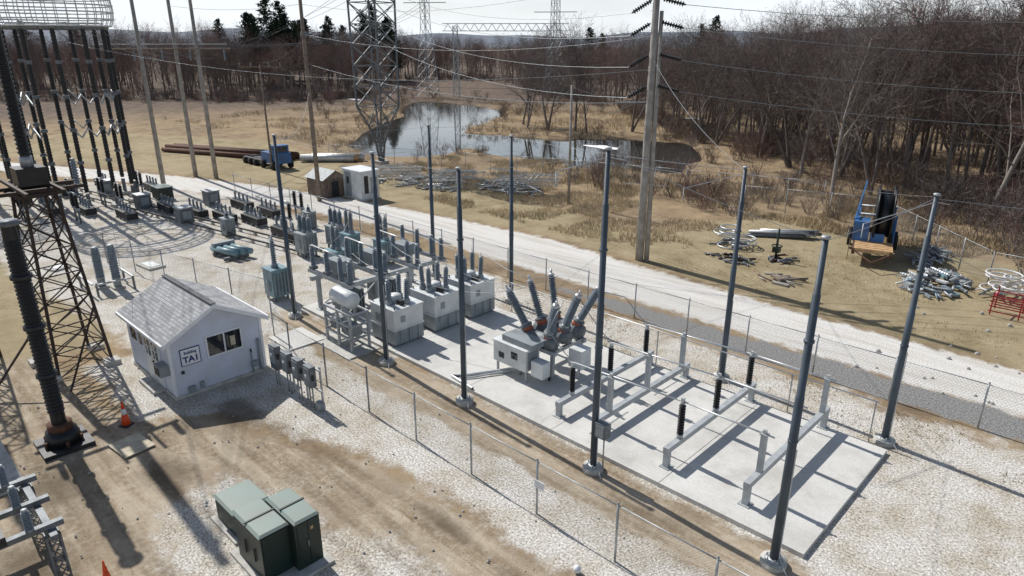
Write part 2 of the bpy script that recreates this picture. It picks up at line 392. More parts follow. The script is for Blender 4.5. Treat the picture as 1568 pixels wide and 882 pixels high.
bk.inputs['Mortar Size'].default_value=.009;bk.inputs['Color1'].default_value=(.26,.27,.285,1);bk.inputs['Color2'].default_value=(.43,.44,.455,1);bk.inputs['Mortar'].default_value=(.10,.10,.11,1)
L(tc.outputs['UV'],bk.inputs['Vector']);L(mix(ramp(noise(2.,5,.7),[(.4,g3(0.)),(.65,g3(.35))]),bk.outputs['Color'],(.26,.26,.26)),rb.inputs['Base Color']);rb.inputs['Roughness'].default_value=.95
M['roof']=rm
ym=(sy0+sy1)/2; sl=(rz-ez)/(ym-sy0)
for nm,ys_ in(('roof_slope_a',(sy0-.28,ym)),('roof_slope_b',(sy1+.28,ym))):
    ya,yb=ys_; za=rz-abs(ya-ym)*sl; t=.06
    x0,x1=sx0-.25,sx1+.25
    me=bpy.data.meshes.new(nm)
    me.from_pydata([(x0,ya,za+t),(x1,ya,za+t),(x1,yb,rz+t),(x0,yb,rz+t),(x0,ya,za),(x1,ya,za),(x1,yb,rz),(x0,yb,rz)],[],[(0,1,2,3),(7,6,5,4),(0,4,5,1),(1,5,6,2),(3,7,4,0)])
    uv=me.uv_layers.new(name='UV'); 
    for lp in me.loops:
        v=me.vertices[lp.vertex_index].co; uv.data[lp.index].uv=(v.x,abs(v.y-ym)*1.12)
    me.materials.append(rm);me.materials.append(M['trim']);
    for i in range(1,5): me.polygons[i].material_index=1
    o=bpy.data.objects.new(nm,me);COL.objects.link(o);o.parent=shed;o.location=off
mb=MB()
mb.box(((sx0+sx1)/2,ym,rz+.075),(sx1-sx0+.5,.22,.03),'roof')
for x in(sx0-.26,sx1+.26):
    for s_ in(-1,1):
        ya=ym+s_*((sy1-sy0)/2+.28); za=rz-abs(ya-ym)*sl
        mb.add([(x-.012,ya,za-.12),(x-.012,ya,za+.05),(x-.012,ym,rz+.05),(x-.012,ym,rz-.12),(x+.012,ya,za-.12),(x+.012,ya,za+.05),(x+.012,ym,rz+.05),(x+.012,ym,rz-.12)],
          [(0,1,2,3),(7,6,5,4),(0,3,7,4),(1,5,6,2)],'trim')
for s_ in(-1,1):
    ya=ym+s_*((sy1-sy0)/2+.29); mb.bb(sx0-.25,sx1+.25,ya-.04,ya+.04,ez-.2,ez-.08,'trim')
child(mb,'fascia_and_ridge')
mb=MB();xw=sx1+.02
mb.bb(xw,xw+.03,9.05,10.5,1.3,2.22,'trim');mb.bb(xw+.03,xw+.04,9.12,9.74,1.37,2.15,'glass');mb.bb(xw+.03,xw+.04,9.81,10.43,1.37,2.15,'glass')
mb.bb(xw+.04,xw+.05,10.0,10.2,1.55,1.95,'ply')
yw=sy0-.02
for xa,xb in((-29.45,-28.75),(-28.5,-28.1)): mb.bb(xa,xb,yw-.03,yw,1.35,2.2,'trim');mb.bb(xa+.06,xb-.06,yw-.045,yw-.03,1.41,2.14,'glass')
child(mb,'windows')
mb=MB();mb.bb(-27.9,-26.3,yw-.04,yw,.15,2.25,'trim')
for xa,xb in((-27.82,-27.13),(-27.07,-26.38)):
    mb.bb(xa,xb,yw-.06,yw-.04,.2,2.18,'white');mb.bb(xa+.1,xb-.1,yw-.07,yw-.06,1.25,2.05,'glass');
    mb.bb(xa+.32,xb-.32,yw-.078,yw-.07,1.25,2.05,'trim');mb.bb(xa+.1,xb-.1,yw-.082,yw-.078,1.62,1.67,'trim')
mb.cyl((-27.0,yw-.12,1.1),(-27.0,yw-.06,1.1),.04,'dark');mb.bb(-27.9,-26.3,yw-.5,yw-.06,.02,.14,'conc')
child(mb,'double_door')
mb=MB();mb.bb(-26.15,-25.6,yw-.35,yw,.95,1.4,'eq');mb.bb(-26.1,-25.65,yw-.37,yw-.35,1.0,1.35,'dark');child(mb,'air_conditioner')
mb=MB();mb.bb(xw,xw+.12,8.15,8.4,.12,.4,'eq');mb.bb(xw,xw+.1,8.6,8.75,.2,.45,'eq')
mb.cyl((xw+.06,10.75,.1),(xw+.06,10.75,1.0),.03,'eq');mb.cyl((xw+.06,11.1,.1),(xw+.06,11.1,1.5),.05,'eq');mb.tube([(xw+.06,10.75,1.0),(xw+.08,10.72,1.15),(xw+.2,10.7,1.2),(xw+.25,10.7,1.1)],.025,'dark',6)
mb.bb(xw,xw+.15,10.7,10.95,.35,.6,'eq');mb.bb(xw,xw+.08,8.0,8.1,1.0,1.1,'dark')
child(mb,'conduits')
mb=MB();mb.bb(xw,xw+.025,8.05,8.8,1.27,1.96,'navy');mb.bb(xw+.025,xw+.032,8.08,8.77,1.30,1.93,'trim');child(mb,'sign_board')
for tx,sz,z in(('Building',.15,1.74),('TA1',.34,1.40)):
    cu=bpy.data.curves.new('t','FONT');cu.body=tx;cu.size=sz;cu.align_x='CENTER';cu.extrude=.003;cu.offset=.011 if tx=='TA1' else .004;cu.materials.append(M['navy'])
    o=bpy.data.objects.new('sign_lettering',cu);o.rotation_euler=(R(90),0,R(90));o.location=Vector((xw+.037,8.425,z))+off;COL.objects.link(o);o.parent=shed

# ------------------------------------------------------------------ meter rack
mb=MB()
for x in(-24.0,-22.8,-21.8,-20.7): 
    mb.bb(x-.03,x+.03,11.2,11.26,0,1.75,'galv')
for z in(.75,1.6): mb.bb(-24.1,-20.6,11.15,11.2,z,z+.05,'galv')
for x,s_ in((-23.7,1.25),(-22.75,1),(-21.95,1),(-21.1,1)):
    mb.bb(x-.24,x+.24,10.9,11.15,1.72-.8*s_,1.74,'galvd');mb.bb(x-.2,x+.2,10.88,10.9,1.0,1.67,'eq')
    mb.bb(x+.24,x+.275,10.95,11.05,1.2,1.42,'dark');mb.bb(x-.08,x+.02,10.85,10.88,1.3,1.4,'trim')
    for d in(-.12,.1): mb.cyl((x+d,11.02,.0),(x+d,11.02,.95),.03,'eq',n=6)
    mb.cyl((x-.03,11.08,0),(x-.03,11.08,.95),.02,'galv',n=6)
mb.bb(-20.85,-20.5,11.0,11.2,.1,.35,'eq')
mb.build('electrical_disconnect_rack')

# ------------------------------------------------------------------ green cabinets
mb=MB();mb.bb(-15.75,-13.45,5.35,7.15,-.05,.08,'conc')
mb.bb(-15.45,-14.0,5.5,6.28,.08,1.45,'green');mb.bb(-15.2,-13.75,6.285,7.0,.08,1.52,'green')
def lid(x0,x1,y0,y1,z):
    mb.add([(x0-.05,y0-.05,z),(x1+.05,y0-.05,z),(x1+.05,y1+.0,z),(x0-.05,y1+.0,z),(x0+.02,y0+.02,z+.06),(x1-.02,y0+.02,z+.05),(x1-.02,y1-.04,z+.05),(x0+.02,y1-.04,z+.06)],
     [(3,2,1,0),(0,1,5,4),(1,2,6,5),(2,3,7,6),(3,0,4,7),(4,5,6,7)],'greentop')
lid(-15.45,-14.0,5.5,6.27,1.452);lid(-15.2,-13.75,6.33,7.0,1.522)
mb.bb(-14.75,-14.7,5.45,6.27,1.5,1.53,'green');mb.bb(-14.5,-14.45,6.3,7.0,1.57,1.6,'green')
for x,y in((-14.9,5.49),(-14.4,5.49)): mb.bb(x-.02,x+.02,y-.03,y,.5,.9,'dark')
mb.bb(-13.998,-13.985,5.55,6.22,.2,1.38,'green');mb.bb(-13.75,-13.735,6.36,6.62,.2,1.45,'green');mb.bb(-13.75,-13.735,6.66,6.94,.2,1.45,'green')
mb.bb(-13.735,-13.70,6.6,6.64,.7,.9,'galvd');mb.bb(-13.735,-13.73,6.72,6.8,1.15,1.25,'yellow')
mb.build('pad_mounted_transformer')
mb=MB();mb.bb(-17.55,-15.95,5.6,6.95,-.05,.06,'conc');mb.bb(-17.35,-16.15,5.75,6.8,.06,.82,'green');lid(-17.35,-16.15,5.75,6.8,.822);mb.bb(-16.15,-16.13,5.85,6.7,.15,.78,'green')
mb.build('green_junction_cabinet')

# ------------------------------------------------------------------ cones, board
def cone(x,y,h):
    mb=MB();mb.box((x,y,.02),(.38*h,.38*h,.04),'dark',.5)
    mb.lathe((x,y,.04),(x,y,h),[(0,.16*h),(.45,.1*h)],'orange',16);mb.lathe((x,y,.04),(x,y,h),[(.45,.1*h),(.68,.067*h)],'trim' if h>.8 else 'orange',16);mb.lathe((x,y,.04),(x,y,h),[(.68,.067*h),(1,.03*h)],'orange',16)
    mb.build('traffic_cone')
cone(-24.8,5.7,.95);cone(-17.1,2.75,.6)
mb=MB();mb.box((-23.2,5.35,.04),(1.25,1.0,.04),'ply',.12);mb.box((-23.2,5.35,.01),(1.3,.1,.03),'wood',.12);mb.build('plywood_sheet')

# ------------------------------------------------------------------ voltage regulators (white boxes)
def regulator(x,y):
    mb=MB();w,d,h=1.75,1.6,1.6;z0=SZ+.1
    for dx in(-.7,.7): mb.bb(x+dx-.06,x+dx+.06,y-.8,y+.8,SZ,z0,'galvd')
    mb.bb(x-w/2,x+w/2,y-d/2,y+d/2,z0,z0+h*.42,'eq');mb.bb(x-w/2-.03,x+w/2+.03,y-d/2-.03,y+d/2+.03,z0+h*.42,z0+h*.46,'white')
    mb.bb(x-w/2,x+w/2,y-d/2,y+d/2,z0+h*.46,z0+h,'white');mb.bb(x-w/2-.04,x+w/2+.04,y-d/2-.04,y+d/2+.04,z0+h,z0+h+.06,'white')
    mb.bb(x+w/2,x+w/2+.02,y-.45,y-.2,z0+1.0,z0+1.3,'eq');mb.bb(x-.5,x-.1,y-d/2-.02,y-d/2,z0+.85,z0+1.25,'eq')
    for q in(-.5,0,.5): mb.bb(x+w/2,x+w/2+.05,y+q-.03,y+q+.03,z0+.02,z0+h*.42-.02,'eq')
    zt=z0+h+.06
    for dx,dy in((-.45,-.4),(.1,-.45),(.5,.2),(-.3,.4)):
        mb.cyl((x+dx,y+dy,zt),(x+dx,y+dy,zt+.18),.17,'eq');mb.ins((x+dx,y+dy,zt+.18),(x+dx*1.1,y+dy*1.1,zt+1.15),.13,'greyins',9)
        mb.cyl((x+dx*1.1,y+dy*1.1,zt+1.15),(x+dx*1.1,y+dy*1.1,zt+1.4),.02,'alum',n=6)
    mb.cyl((x-.1,y,zt),(x-.1,y,zt+.3),.3,'white',n=14);mb.bb(x+.3,x+.6,y-.2,y+.0,zt,zt+.22,'dark')
    for dx in(-.8,.8): mb.cyl((x+dx,y-.7,zt),(x+dx,y-.7,zt+.12),.03,'dark',n=6)
    mb.build('voltage_regulator')
for y in(17.0,19.3,21.55): regulator(-23.75,y)

# ------------------------------------------------------------------ tank stand
mb=MB()
for x in(-26.1,-25.1,-24.1):
    for y in(14.75,15.65): mb.bb(x-.05,x+.05,y-.05,y+.05,0,1.75,'beam')
for z in(.55,1.15,1.7):
    for y in(14.75,15.65): mb.bb(-26.16,-24.04,y-.045,y+.045,z,z+.09,'beam')
    for x in(-26.1,-24.1): mb.bb(x-.04,x+.04,14.7,15.7,z+.003,z+.085,'beam')
mb.lathe((-25.9,15.2,2.22),(-24.35,15.2,2.22),[(0,.05),(.02,.28),(.08,.38),(.92,.38),(.98,.28),(1,.05)],'white',20)
for x in(-25.6,-24.7): mb.bb(x-.08,x+.08,14.9,15.5,1.8,1.95,'beam')
for x in(-25.8,-24.9,-24.4): mb.bb(x-.2,x+.2,14.9,15.4,.65,1.1,'eq')
mb.strut((-26.1,14.72,.6),(-25.1,14.72,1.7),.04,'beam');mb.strut((-24.1,14.72,.6),(-25.1,14.72,1.7),.04,'beam')
mb.bb(-26.8,-23.6,14.2,15.88,-.05,.03,'conc')
mb.build('oil_tank_stand')

# ------------------------------------------------------------------ transformer bank structure
mb=MB()
for x in(-29.4,-27.2):
    for y in(16.4,18.4,20.4,22.2): mb.bb(x-.09,x+.09,y-.09,y+.09,SZ,1.75,'beam');mb.bb(x-.18,x+.18,y-.18,y+.18,SZ,SZ+.04,'galv')
    mb.bb(x-.1,x+.1,16.0,22.6,1.75,1.97,'beam')
for y in(16.4,18.4,20.4,22.2): mb.bb(-30.2,-26.4,y-.08,y+.08,1.972,2.15,'beam')
for y in(16.5,18.5,20.5,22.1):
    for x in(-29.9,-28.6,-27.4,-26.6):
        zt=2.15+ (0.15 if x<-28 else .05)
        mb.bb(x-.16,x+.16,y-.16,y+.16,2.15,zt,'galvd');mb.ins((x,y,zt),(x,y,zt+1.05),.14,'greyins',10)
for y in(16.5,18.5,20.5): mb.cyl((-29.9,y,3.4),(-27.4,y,3.32),.04,'alum',n=6);mb.bb(-29.3,-28.2,y+.4,y+1.2,2.15,2.75,'eq')
for y in(17.4,19.4): 
    mb.bb(-28.9,-27.7,y-.5,y+.5,SZ,1.3,'galvd')
    for i in range(6): mb.bb(-27.68,-27.5,y-.45+i*.16,y-.41+i*.16,.3,1.2,'eq')
mb.strut((-29.4,16.4,.3),(-27.2,16.4,1.75),.05,'beam');mb.strut((-27.2,16.4,.3),(-27.2,18.4,1.75),.05,'beam')
mb.build('switch_structure')

def ptunit(x,y,s=1.,k='blueeq',name='instrument_transformer',n=2,hb=1.2,leg=.25,ht=1.4,rz=0):
    mb=MB()
    for dx in(-.4,.4):
        for dy in(-.35,.35): mb.bb(x+dx*s-.05,x+dx*s+.05,y+dy*s-.05,y+dy*s+.05,0,leg,'galvd')
    mb.bb(x-.5*s,x+.5*s,y-.45*s,y+.45*s,leg,leg+hb,k);mb.bb(x-.54*s,x+.54*s,y-.49*s,y+.49*s,leg+hb,leg+hb+.06,k)
    for i in range(5): mb.bb(x+.5*s,x+.58*s,y-.38*s+i*.18*s,y-.34*s+i*.18*s,leg+.1,leg+hb-.15,'eq')
    mb.bb(x-.15,x+.2,y-.45*s-.08,y-.45*s,leg+.3,leg+.8,'eq')
    zt=leg+hb+.06
    for i in range(n):
        xx=x+(i-(n-1)/2)*.5*s
        mb.cyl((xx,y,zt),(xx,y,zt+.15),.19*s,'eq');mb.ins((xx,y,zt+.15),(xx,y,zt+ht),.15*s,'greyins',10);mb.cyl((xx,y,zt+ht),(xx,y,zt+ht+.2),.05,'alum',n=6)
    mb.build(name)
ptunit(-32.7,15.8,1.,'blueeq',n=1,hb=1.45,ht=1.5)
for x,y in((-33.8,20.2),(-33.6,23.4),(-36.4,22.8)): ptunit(x,y,1.,'blueeq',hb=1.25,ht=1.35)
for x,y in((-38.6,23.2),(-38.5,20.9)): ptunit(x,y,1.1,'eq','oil_circuit_breaker',3,1.2,.3,1.0)
for x,y in((-46.9,19.6),(-44.5,24.6)): ptunit(x,y,.8,'eq','equipment_cabinet',1,1.1,.1,.3)

mb=MB()
for i in range(3): mb.cyl((-43,16.8+i*.45,.45),(-40.6,17.3+i*.45,.45),.2,'blueeq',n=10)
for x in(-42.6,-41): mb.bb(x-.07,x+.07,16.6,18.2,.05,.25,'galvd')
mb.bb(-42.9,-42.6,16.7,18.1,.25,.8,'eq')
mb.build('capacitor_cans')
def drumpair(x,y):
    mb=MB()
    for dx,dy,h in((0,0,2.3),(.7,.6,2.45)):
        mb.bb(x+dx-.3,x+dx+.3,y+dy-.3,y+dy+.3,0,.12,'conc')
        mb.cyl((x+dx,y+dy,.12),(x+dx,y+dy,.55),.2,'eq');mb.ins((x+dx,y+dy,.55),(x+dx,y+dy,h),.24,'greyins',12,.8)
    for q in((-.9,-.8),(1.4,-.6),(1.5,1.2),(-.5,1.3)): mb.bb(x+q[0]-.05,x+q[0]+.05,y+q[1]-.05,y+q[1]+.05,0,.75,'galvd')
    mb.bb(x-.95,x+1.5,y-.85,y-.75,.7,.78,'galv');mb.bb(x-.5,x+1.55,y+1.15,y+1.25,.7,.78,'galv');mb.bb(x+1.4,x+1.5,y-.7,y+1.2,.62,.7,'galv')
    mb.build('current_transformer_pair')
drumpair(-41.3,9.8)
def flatpad(x,y,w,d,rz):
    mb=MB();mb.box((x,y,.05),(w,d,.14),'conc',rz);mb.box((x,y,.125),(w*.7,d*.6,.04),'galv',rz);mb.build('manhole_cover_pad')
flatpad(-43.4,13.1,1.8,1.0,.1);flatpad(-47,9,1.2,1,.3);flatpad(-38.5,12.6,.8,.8,0)
mb=MB()
for y0,dz in((20.9,0),(22.2,0)):
    mb.strut((-76,y0-6.2,.25),(-37,y0,.25),.1,'dark')
    for i in range(24):
        t=i/23;mb.bb(-76+39*t-.1,-76+39*t+.1,y0-6.2+6.2*t-.1,y0-6.2+6.2*t+.1,0,.2,'conc')
mb.build('steel_rail_track')
def yardjunk(name,x,y,kind):
    mb=MB()
    if kind==0:
        mb.bb(x-1.3,x+1.3,y-.4,y+.4,.15,.65,'dark');mb.bb(x-1.4,x+1.4,y-.1,y+.1,.65,.75,'galv')
        for i in range(4): mb.bb(x-1.2+i*.75,x-1.1+i*.75,y-.45,y+.45,0,.15,'galv');mb.ins((x-1.1+i*.72,y,.75),(x-1.1+i*.72,y,1.3),.1,'greyins',5)
    elif kind==1:
        mb.bb(x-.55,x+.55,y-.5,y+.5,.1,1.2,'galvd');mb.bb(x-.6,x+.6,y-.55,y+.55,1.2,1.28,'galv');mb.bb(x+.55,x+.6,y-.3,y+.3,.4,1.0,'eq');mb.bb(x-.5,x+.5,y-.45,y+.45,0,.1,'conc')
    elif kind==2:
        mb.bb(x-.8,x+.8,y-.6,y+.6,.1,1.1,'green');mb.bb(x-.85,x+.85,y-.65,y+.65,1.1,1.17,'greentop');mb.bb(x-.9,x+.9,y-.7,y+.7,0,.1,'conc')
    elif kind==3:
        for dx in(-.5,.5): mb.cyl((x+dx,y,0),(x+dx,y,1.1),.07,'galvd',n=8);mb.ins((x+dx,y,1.1),(x+dx,y,2.2),.16,'black',8)
        mb.bb(x-.8,x+.8,y-.08,y+.08,1.0,1.1,'galv');mb.cyl((x-.5,y,2.25),(x+.5,y,2.25),.05,'alum',n=6)
    mb.build(name)
nm={0:'busbar_trough',1:'control_cabinet',2:'green_utility_box',3:'bus_support'}
for x,y,k in((-62.2,20.8,2),(-59.6,18.3,1),(-57,19.3,0),(-54,20.3,0),(-51,21.2,0),(-48.5,22.3,0),(-43.5,22.1,0),(-47,25.2,3),(-44.6,22.9,3),(-41,22,0),
   (-58.6,13.3,3),(-61,14.5,0),(-63,12.5,0),(-65,14.6,3),(-57,16.2,0),(-60,16.8,3),(-62,10.5,3),(-68,18,1),(-64.5,19.8,3),(-52.5,18.8,1),(-70,15.5,2),(-69,12,0),(-66.5,21.5,0),(-57,22.8,1),(-54,24,0),(-63.5,16.5,3),(-72,19,0),(-50,24.3,0)):
    yardjunk(nm[k],x,y,k)

# ------------------------------------------------------------------ circuit breaker
mb=MB();bx=-17.3
for x in(-18.1,-16.5):
    for y in(18.9,20.7): mb.bb(x-.07,x+.07,y-.07,y+.07,SZ,1.15,'beam');mb.bb(x-.15,x+.15,y-.15,y+.15,SZ,SZ+.03,'galv')
mb.bb(-18.3,-16.3,18.78,18.94,1.15,1.32,'beam');mb.bb(-18.3,-16.3,20.66,20.82,1.15,1.32,'beam')
for x in(-18.1,-16.5): mb.bb(x-.07,x+.07,18.94,20.66,1.16,1.31,'beam')
for i,y in enumerate((18.95,19.8,20.65)):
    mb.lathe((-18.2,y,1.62),(-16.4,y,1.62),[(0,.1),(.01,.27),(.12,.3),(.13,.34),(.17,.34),(.18,.28),(.82,.28),(.83,.34),(.87,.34),(.88,.3),(.99,.27),(1,.1)],'galvd',16)
    for s_ in(-1,1):
        lean=V(s_*.42,(i-1)*.28,1).normalized(); p=V(bx+s_*.55,y,1.8)
        mb.cyl(p,p+lean*.28,.22,'coral',n=14);mb.cyl(p+lean*.22,p+lean*.3,.26,'galvd',n=14)
        mb.ins(p+lean*.3,p+lean*1.9,.175,'greyins',16,.6,12);mb.cyl(p+lean*1.9,p+lean*2.15,.05,'alum',n=8)
        mb.cyl(p+lean*1.86,p+lean*1.95,.13,'alum',n=12)
mb.bb(-18.7,-16.9,17.75,18.55,.62,1.5,'white');mb.bb(-18.74,-16.86,17.71,18.59,1.5,1.55,'white')
mb.bb(-18.4,-18.1,17.74,17.75,.85,1.1,'dark');mb.bb(-17.7,-17.35,17.735,17.75,1.0,1.3,'glass');mb.bb(-16.9,-16.88,17.85,18.45,.7,1.42,'eq')
mb.bb(-18.35,-16.7,17.9,18.7,1.555,1.8,'eq')
mb.bb(-16.75,-16.15,17.9,18.35,.5,1.15,'white');mb.bb(-16.0,-15.35,19.3,19.9,.7,1.5,'white')
for x,y in((-18.6,17.9),(-17.0,17.9),(-15.7,19.6)): mb.bb(x-.04,x+.04,y-.04,y+.04,SZ,.7,'beam')
mb.cyl((-16.4,18.6,SZ),(-16.4,18.6,.6),.05,'dark',n=8);mb.cyl((-17.6,18.2,SZ),(-17.6,18.2,.62),.07,'galv',n=8)
o=mb.build('circuit_breaker');o.location=(.45,0,0)
mb=MB();mb.tube([(-17.6,18.2,.25),(-18.6,16.6,.2),(-19.0,16.1,.2),(-17.6,15.95,.2)],.06,'alum',8);mb.tube([(-17.4,18.3,.25),(-18.3,16.6,.2),(-18.6,16.2,.2)],.04,'alum',8);mb.build('conduit_run')

# ------------------------------------------------------------------ bus support frames
def busframe(x,y0,y1,h,posts,kind,ph):
    mb=MB()
    for y in(y0,y1):
        mb.bb(x-.09,x+.09,y-.09,y+.09,SZ,SZ+h,'beam');mb.bb(x-.17,x+.17,y-.17,y+.17,SZ,SZ+.03,'galv')
    mb.bb(x-.095,x+.095,y0-.12,y1+.12,SZ+h,SZ+h+.19,'beam')
    zb=SZ+h+.19
    for y in posts:
        if kind=='black': mb.cyl((x,y,zb),(x,y,zb+.08),.09,'galv');mb.ins((x,y,zb+.08),(x,y,zb+ph),.115,'black',11,.62,12);z=zb+ph
        else: mb.bb(x-.08,x+.08,y-.08,y+.08,zb,zb+ph,'beam');mb.bb(x-.11,x+.11,y-.11,y+.11,zb+ph,zb+ph+.04,'galv');z=zb+ph
        mb.bb(x-.05,x+.05,y-.05,y+.05,z,z+.16,'alum')
    mb.build('bus_support_frame')
PY=(17.5,19.85,22.3)
busframe(-13.9,16.8,22.7,.42,PY,'black',1.15)
busframe(-12.2,16.8,22.7,.42,PY,'post',1.3)
busframe(-9.4,16.8,22.7,.55,PY,'black',1.3)
busframe(-6.7,16.8,22.7,.6,PY,'post',1.25)
mb=MB()
for y in PY:
    mb.cyl((-14.1,y,2.05),(-9.2,y,2.22),.03,'alum',n=8);mb.cyl((-9.6,y,2.22),(-6.4,y,2.2),.03,'alum',n=8)
    mb.tube([(-15.6,18.95+(y-17.5)*.36,3.6),(-15.0,y-.1,3.0),(-14.3,y,2.3),(-13.9,y,2.1)],.018,'wire',6)
mb.cyl((-22.5,23.1,1.55),(-5.2,23.1,1.55),.025,'alum',n=6)
for i in range(7): x=-22.4+i*2.85;mb.cyl((x,23.1,0),(x,23.1,1.55),.025,'galv',n=6)
mb.build('tubular_busbar')
mb=MB()
mb.bb(-11.0,-10.6,15.05,15.35,1.35,1.85,'galvd');mb.bb(-10.95,-10.65,15.03,15.05,1.4,1.8,'eq');mb.cyl((-10.8,15.3,0),(-10.8,15.3,1.35),.025,'galv',n=6);mb.build('junction_box')

# ------------------------------------------------------------------ lattice towers
def lattice(mb,cx,cy,prof,np_,lw,bw,k,rz=0.,k2=None):
    def w(z):
        for (z0,w0),(z1,w1) in zip(prof[:-1],prof[1:]):
            if z0<=z<=z1: return w0+(w1-w0)*(z-z0)/(z1-z0)
        return prof[-1][1]
    ca,sa=math.cos(rz),math.sin(rz)
    def C(i,z):
        h=w(z)/2;x,y=((-h,-h),(h,-h),(h,h),(-h,h))[i%4];return V(cx+x*ca-y*sa,cy+x*sa+y*ca,z)
    Zs=[prof[0][0]];tot=prof[-1][0]-prof[0][0]
    for i in range(np_): Zs.append(prof[0][0]+tot*(i+1)/np_)
    for a,b_ in zip(Zs[:-1],Zs[1:]):
        for i in range(4):
            mb.strut(C(i,a),C(i,b_),lw,k);mb.strut(C(i,a),C(i+1,b_),bw,k2 or k);mb.strut(C(i+1,a),C(i,b_),bw,k2 or k);mb.strut(C(i,b_),C(i+1,b_),bw,k2 or k)
mb=MB();tx,ty=-31.7,5.9
lattice(mb,tx,ty,[(0,2.1),(7.3,1.1)],7,.11,.045,'rustlat',.15)
for s_ in(-1,1):
    for t in(-1,1): mb.box((tx+s_*1.1,ty+t*1.1,.05),(.6,.6,.3),'conc')
mb.box((tx,ty,7.4),(1.5,1.5,.12),'rustlat',.15)
for d in(-.6,.6):
    mb.bb(tx+d-.06,tx+d+.06,ty-2.6,ty+1.6,7.47,7.6,'rustlat')
    mb.bb(tx-2.2,tx+2.0,ty+d-.06,ty+d+.06,7.603,7.72,'rustlat')
mb.bb(tx-.5,tx+.5,ty-.5,ty+.5,7.73,8.4,'black')
mb.ins((tx,ty,8.4),(tx,ty,16.5),.23,'black',44,.75,12)
for d in(-2.2,1.4): mb.ins((tx+.6,ty+d,7.6),(tx+.6,ty+d,8.6),.12,'greyins',8)
mb.strut((tx+1.0,ty+.9,2.6),(-28.8,5.0,.1),.07,'rustlat');mb.strut((tx+1.0,ty-1,2.6),(-30.2,2.6,.1),.07,'rustlat')
mb.build('lattice_equipment_tower')
mb=MB();x,y=-25.0,3.8
mb.bb(x-.75,x+.75,y-.75,y+.75,-.1,.12,'dark');mb.cyl((x,y,.12),(x,y,.6),.58,'black',.46,n=16);mb.cyl((x,y,.6),(x,y,.85),.38,'rust',n=16)
mb.ins((x,y,.85),(x,y,7.7),.26,'black',46,.86,14,None);mb.cyl((x,y,7.7),(x,y,7.85),.3,'galvd',n=16)
for z in(2.6,4.3,6.0): mb.cyl((x,y,z),(x,y,z+.12),.31,'dark',n=16)
for a in range(6): mb.box((x+.55*math.cos(a),y+.55*math.sin(a),.2),(.1,.1,.25),'rust',a)
mb.build('insulator_column')
def mast2(x,y,h,r): 
    mb=MB();mb.cyl((x,y,0),(x,y,.5),r*2,'conc');mb.ins((x,y,.5),(x,y,h),r,'black',40,.8,10);mb.build('insulator_column')
mast2(-31.5,1.2,14,.28)
mb=MB();lattice(mb,-35.5,2.6,[(0,2.0),(9.5,1.3)],7,.11,.05,'rustlat',.3);mb.ins((-35.5,2.6,9.5),(-35.5,2.6,15),.3,'black',20);mb.build('lattice_equipment_tower')
mb=MB();lattice(mb,-31.0,-2.4,[(0,2.4),(8.5,1.5)],6,.14,.06,'rustlat',.1);mb.bb(-32.2,-29.8,-3.6,-1.2,8.5,9.6,'dark');mb.build('lattice_equipment_tower')

def valve(cx,cy,name,ncol,R0,h,cr=.7):
    mb=MB()
    for i in range(ncol):
        a=2*math.pi*i/ncol+.3;x,y=cx+R0*math.cos(a),cy+R0*math.sin(a);z0=1.4
        mb.bb(x-.4,x+.4,y-.4,y+.4,0,.3,'conc');mb.strut((x,y,.3),(x,y,z0),.25,'galvd')
        sg=5;ln=(h-z0)/sg
        for j in range(sg):
            za=z0+j*ln;mb.ins((x,y,za+.15),(x,y,za+ln-.12),.19,'black',8,.82,8,None);mb.cyl((x,y,za+ln-.12),(x,y,za+ln+.12),.24,'galvd',n=8)
            if i%2==0 and j in(2,3): 
                x2,y2=cx+R0*math.cos(a+2*math.pi/ncol),cy+R0*math.sin(a+2*math.pi/ncol)
                mb.tube([(x,y,za),((x*3+x2)/4,(y*3+y2)/4,za-.6),((x+x2)/2,(y+y2)/2,za+.1),((x+3*x2)/4,(y+3*y2)/4,za-.6),(x2,y2,za)],.09,'galv',6)
    q=cr
    for zz,rr_ in((h+.1,R0+q*.6),(h+.6,R0+q*.9),(h+1.1,R0+q),(h+1.6,R0+q),(h+2.1,R0+q*.9),(h+2.5,R0+q*.6),(h+2.5,R0-.8),(h+.1,R0-.8)):
        mb.ring((cx,cy,zz),rr_,.06,'alum','z',40,5)
    for i in range(36):
        a=2*math.pi*i/36
        pts=[(cx+r_*math.cos(a),cy+r_*math.sin(a),z_) for z_,r_ in((h+.1,R0-.8),(h+.1,R0+q*.6),(h+.6,R0+q*.9),(h+1.3,R0+q),(h+2.1,R0+q*.9),(h+2.5,R0+q*.6),(h+2.5,R0-.8))]
        mb.tube(pts,.035,'alum',4)
    mb.ring((cx,cy,h-.05),R0,.14,'galvd','z',24,6)
    for i in range(8):
        a=i*math.pi/4;mb.strut((cx,cy,h+.3),(cx+R0*math.cos(a),cy+R0*math.sin(a),h+.3),.09,'galv')
    mb.build(name)
valve(-65.3,16.0,'valve_tower',11,3.6,13.9)
valve(-72.0,9.0,'valve_tower',8,3.2,12.0)
def cagebase(cx,cy,z,Rr):
    mb=MB()
    for i in range(8):
        ph=-math.pi/2+math.pi*(i+.5)/8;mb.ring((cx,cy,z+Rr*.7*math.sin(ph)),Rr*math.cos(ph)+.1,.05,'alum','z',28,4)
    for i in range(20):
        a=2*math.pi*i/20;mb.tube([(cx+Rr*math.cos(p)*math.cos(a),cy+Rr*math.cos(p)*math.sin(a),z+Rr*.7*math.sin(p)) for p in np.linspace(-1.5,1.5,9)],.04,'alum',4)
    mb.cyl((cx,cy,0),(cx,cy,z-Rr*.6),.3,'black',n=10);mb.build('corona_cage')
cagebase(-64,7.6,6.2,2.5)
